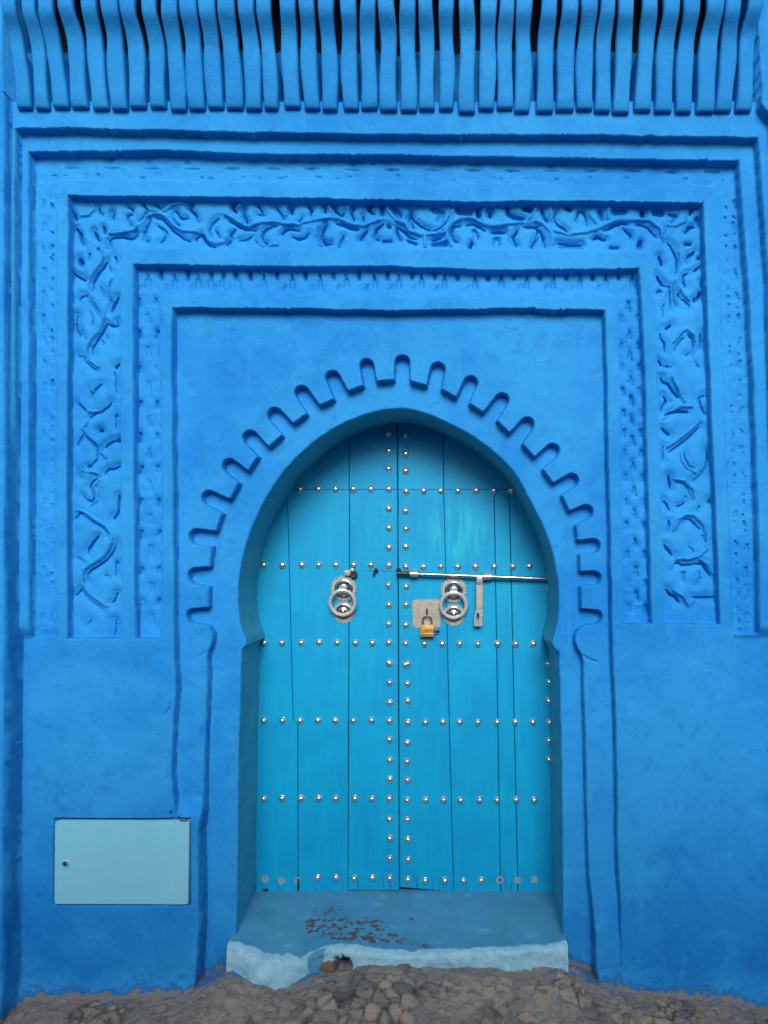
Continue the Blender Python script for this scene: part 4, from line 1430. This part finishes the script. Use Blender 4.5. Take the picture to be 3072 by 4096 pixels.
d1 = np.full(qx.shape, 9.0); d2 = d1.copy(); ci = np.zeros(qx.shape, int)
order = np.argsort(qx); qs = qx[order]
for k in range(NC):
    a_, b_ = np.searchsorted(qs, [vc[k, 0] - .13, vc[k, 0] + .13])
    w_ = order[a_:b_]
    dd = np.hypot(qx[w_] - vc[k, 0], (qy[w_] - vc[k, 1]) * 1.25)
    nw = dd < d1[w_]
    d2[w_] = np.where(nw, d1[w_], np.minimum(d2[w_], dd)); ci[w_] = np.where(nw, k, ci[w_]); d1[w_] = np.where(nw, dd, d1[w_])
crack = 1 - sm(.001, .011, d2 - d1)
mort = .25 + .75 * sm(-.05, .35, fbm(GX[sel] * mm, GY[sel] * mm, 240, 161, 3) - .45 * sm(-.10, -.03, GY[sel]) + .22)      # mortar smeared over part of the stones
cob = (.005 * vt[ci, 0] + .08 * (vt[ci, 1] * (qx - vc[ci, 0]) + vt[ci, 2] * (qy - vc[ci, 1])) - .012 * crack) * (.25 + .75 * mort)
gz[sel] += cob * sm(.62, .5, -GY[sel])
cellr = np.full(GX.shape, .5); cellr[sel] = .5 + (.5 * vt[ci, 3]) * (.2 + .8 * mort)
crk = np.zeros(GX.shape); crk[sel] = crack * mort
gz = gz + (1 - fine) * .01 * fbm(GX * mm, GY * mm, 900, 133, 2)
gi = np.arange(GX.size).reshape(GX.shape)
gq = np.stack([gi[:-1, :-1], gi[:-1, 1:], gi[1:, 1:], gi[1:, :-1]], axis=-1).reshape(-1, 4)
me = np_mesh('ground', np.stack([GX.ravel(), GY.ravel(), gz.ravel()], 1), gq, M_ground)
wf = np.exp(-np.maximum(0, -GY) / .05)
wf *= 1 - np.exp(-((GX - X(1790, 0)) / .52) ** 6) * .85
a = me.attributes.new('wall_foot', 'FLOAT', 'POINT'); a.data.foreach_set('value', wf.ravel().astype(np.float32))
for nm_, dat_ in (('cell', cellr), ('crack', crk)):
    a = me.attributes.new(nm_, 'FLOAT', 'POINT'); a.data.foreach_set('value', dat_.ravel().astype(np.float32))
ground = link('ground', me)
ground['kind'] = 'structure'
ground['label'] = 'rough stone and mortar street at the foot of the blue wall'

def gheight(x, y):
    j = min(len(gx) - 1, np.searchsorted(gx, x)); i = min(len(gy) - 1, np.searchsorted(gy, y))
    return float(gz[i, j])
rk = np.random.RandomState(9)
rock_me = []
for k in range(7):
    bm = bmesh.new()
    bmesh.ops.create_icosphere(bm, subdivisions=3, radius=1)
    sd = rk.rand(3) * 50
    planes = []
    for q_ in range(9):
        pn = rk.randn(3); pn[2] = abs(pn[2]) * .6; pn /= np.linalg.norm(pn); planes.append((pn, rk.uniform(.55, .8)))
    planes.append((np.array((.08, -.1, .99)), .62))
    for v in bm.verts:
        c = np.array(v.co)
        b_ = c * (1 + .10 * n3(c[0] * 60 + sd[0] * 10, c[1] * 60 + c[2] * 40 + sd[1] * 10, 45, 141 + k, 3))
        for pn, pc_ in planes:
            dt = float(b_ @ pn)
            if dt > pc_:
                b_ = b_ - pn * (dt - pc_)
        v.co = b_
    me = bpy.data.meshes.new('stone'); bm.to_mesh(me); bm.free()
    me.materials.append(M_stone)
    me.polygons.foreach_set('use_smooth', np.ones(len(me.polygons), bool))
    me.set_sharp_from_angle(angle=math.radians(24))
    rock_me.append(me)
placed = []
def stone(x, y, sx_, sy_, sz_, rz, k, lift=.25):
    o = link('stone', rock_me[k % 7], ground, (x, y, gheight(x, y) - sz_ * (1 - lift)), (rk.uniform(-.15, .15), rk.uniform(-.15, .15), rz))
    o.scale = (sx_, sy_, sz_)
    placed.append((x, y, max(sx_, sy_)))
stone(X(2590, -.1), -.10, .055, .05, .03, .1, 0, .45)
stone(X(1300, -.17), -.17, .07, .05, .03, .4, 1, .4)
stone(X(640, -.16), -.17, .075, .05, .03, -.2, 2, .4)
tries = 0
while len(placed) < 170 and tries < 4000:
    tries += 1
    x = rk.uniform(-2.05, 1.5); y = -abs(rk.uniform(.03, .50))
    s_ = rk.uniform(.016, .052) * (1.25 if y < -.12 else .8)
    if abs(x - X(1600, 0)) < .62 and y > -.07:
        continue
    if any((x - a) ** 2 + (y - b) ** 2 < ((s_ + c) * .8) ** 2 for a, b, c in placed):
        continue
    stone(x, y, s_ * rk.uniform(.9, 1.5), s_ * rk.uniform(.8, 1.1), s_ * rk.uniform(.45, .7), rk.uniform(0, 6.28), int(rk.randint(7)), rk.uniform(.18, .42))
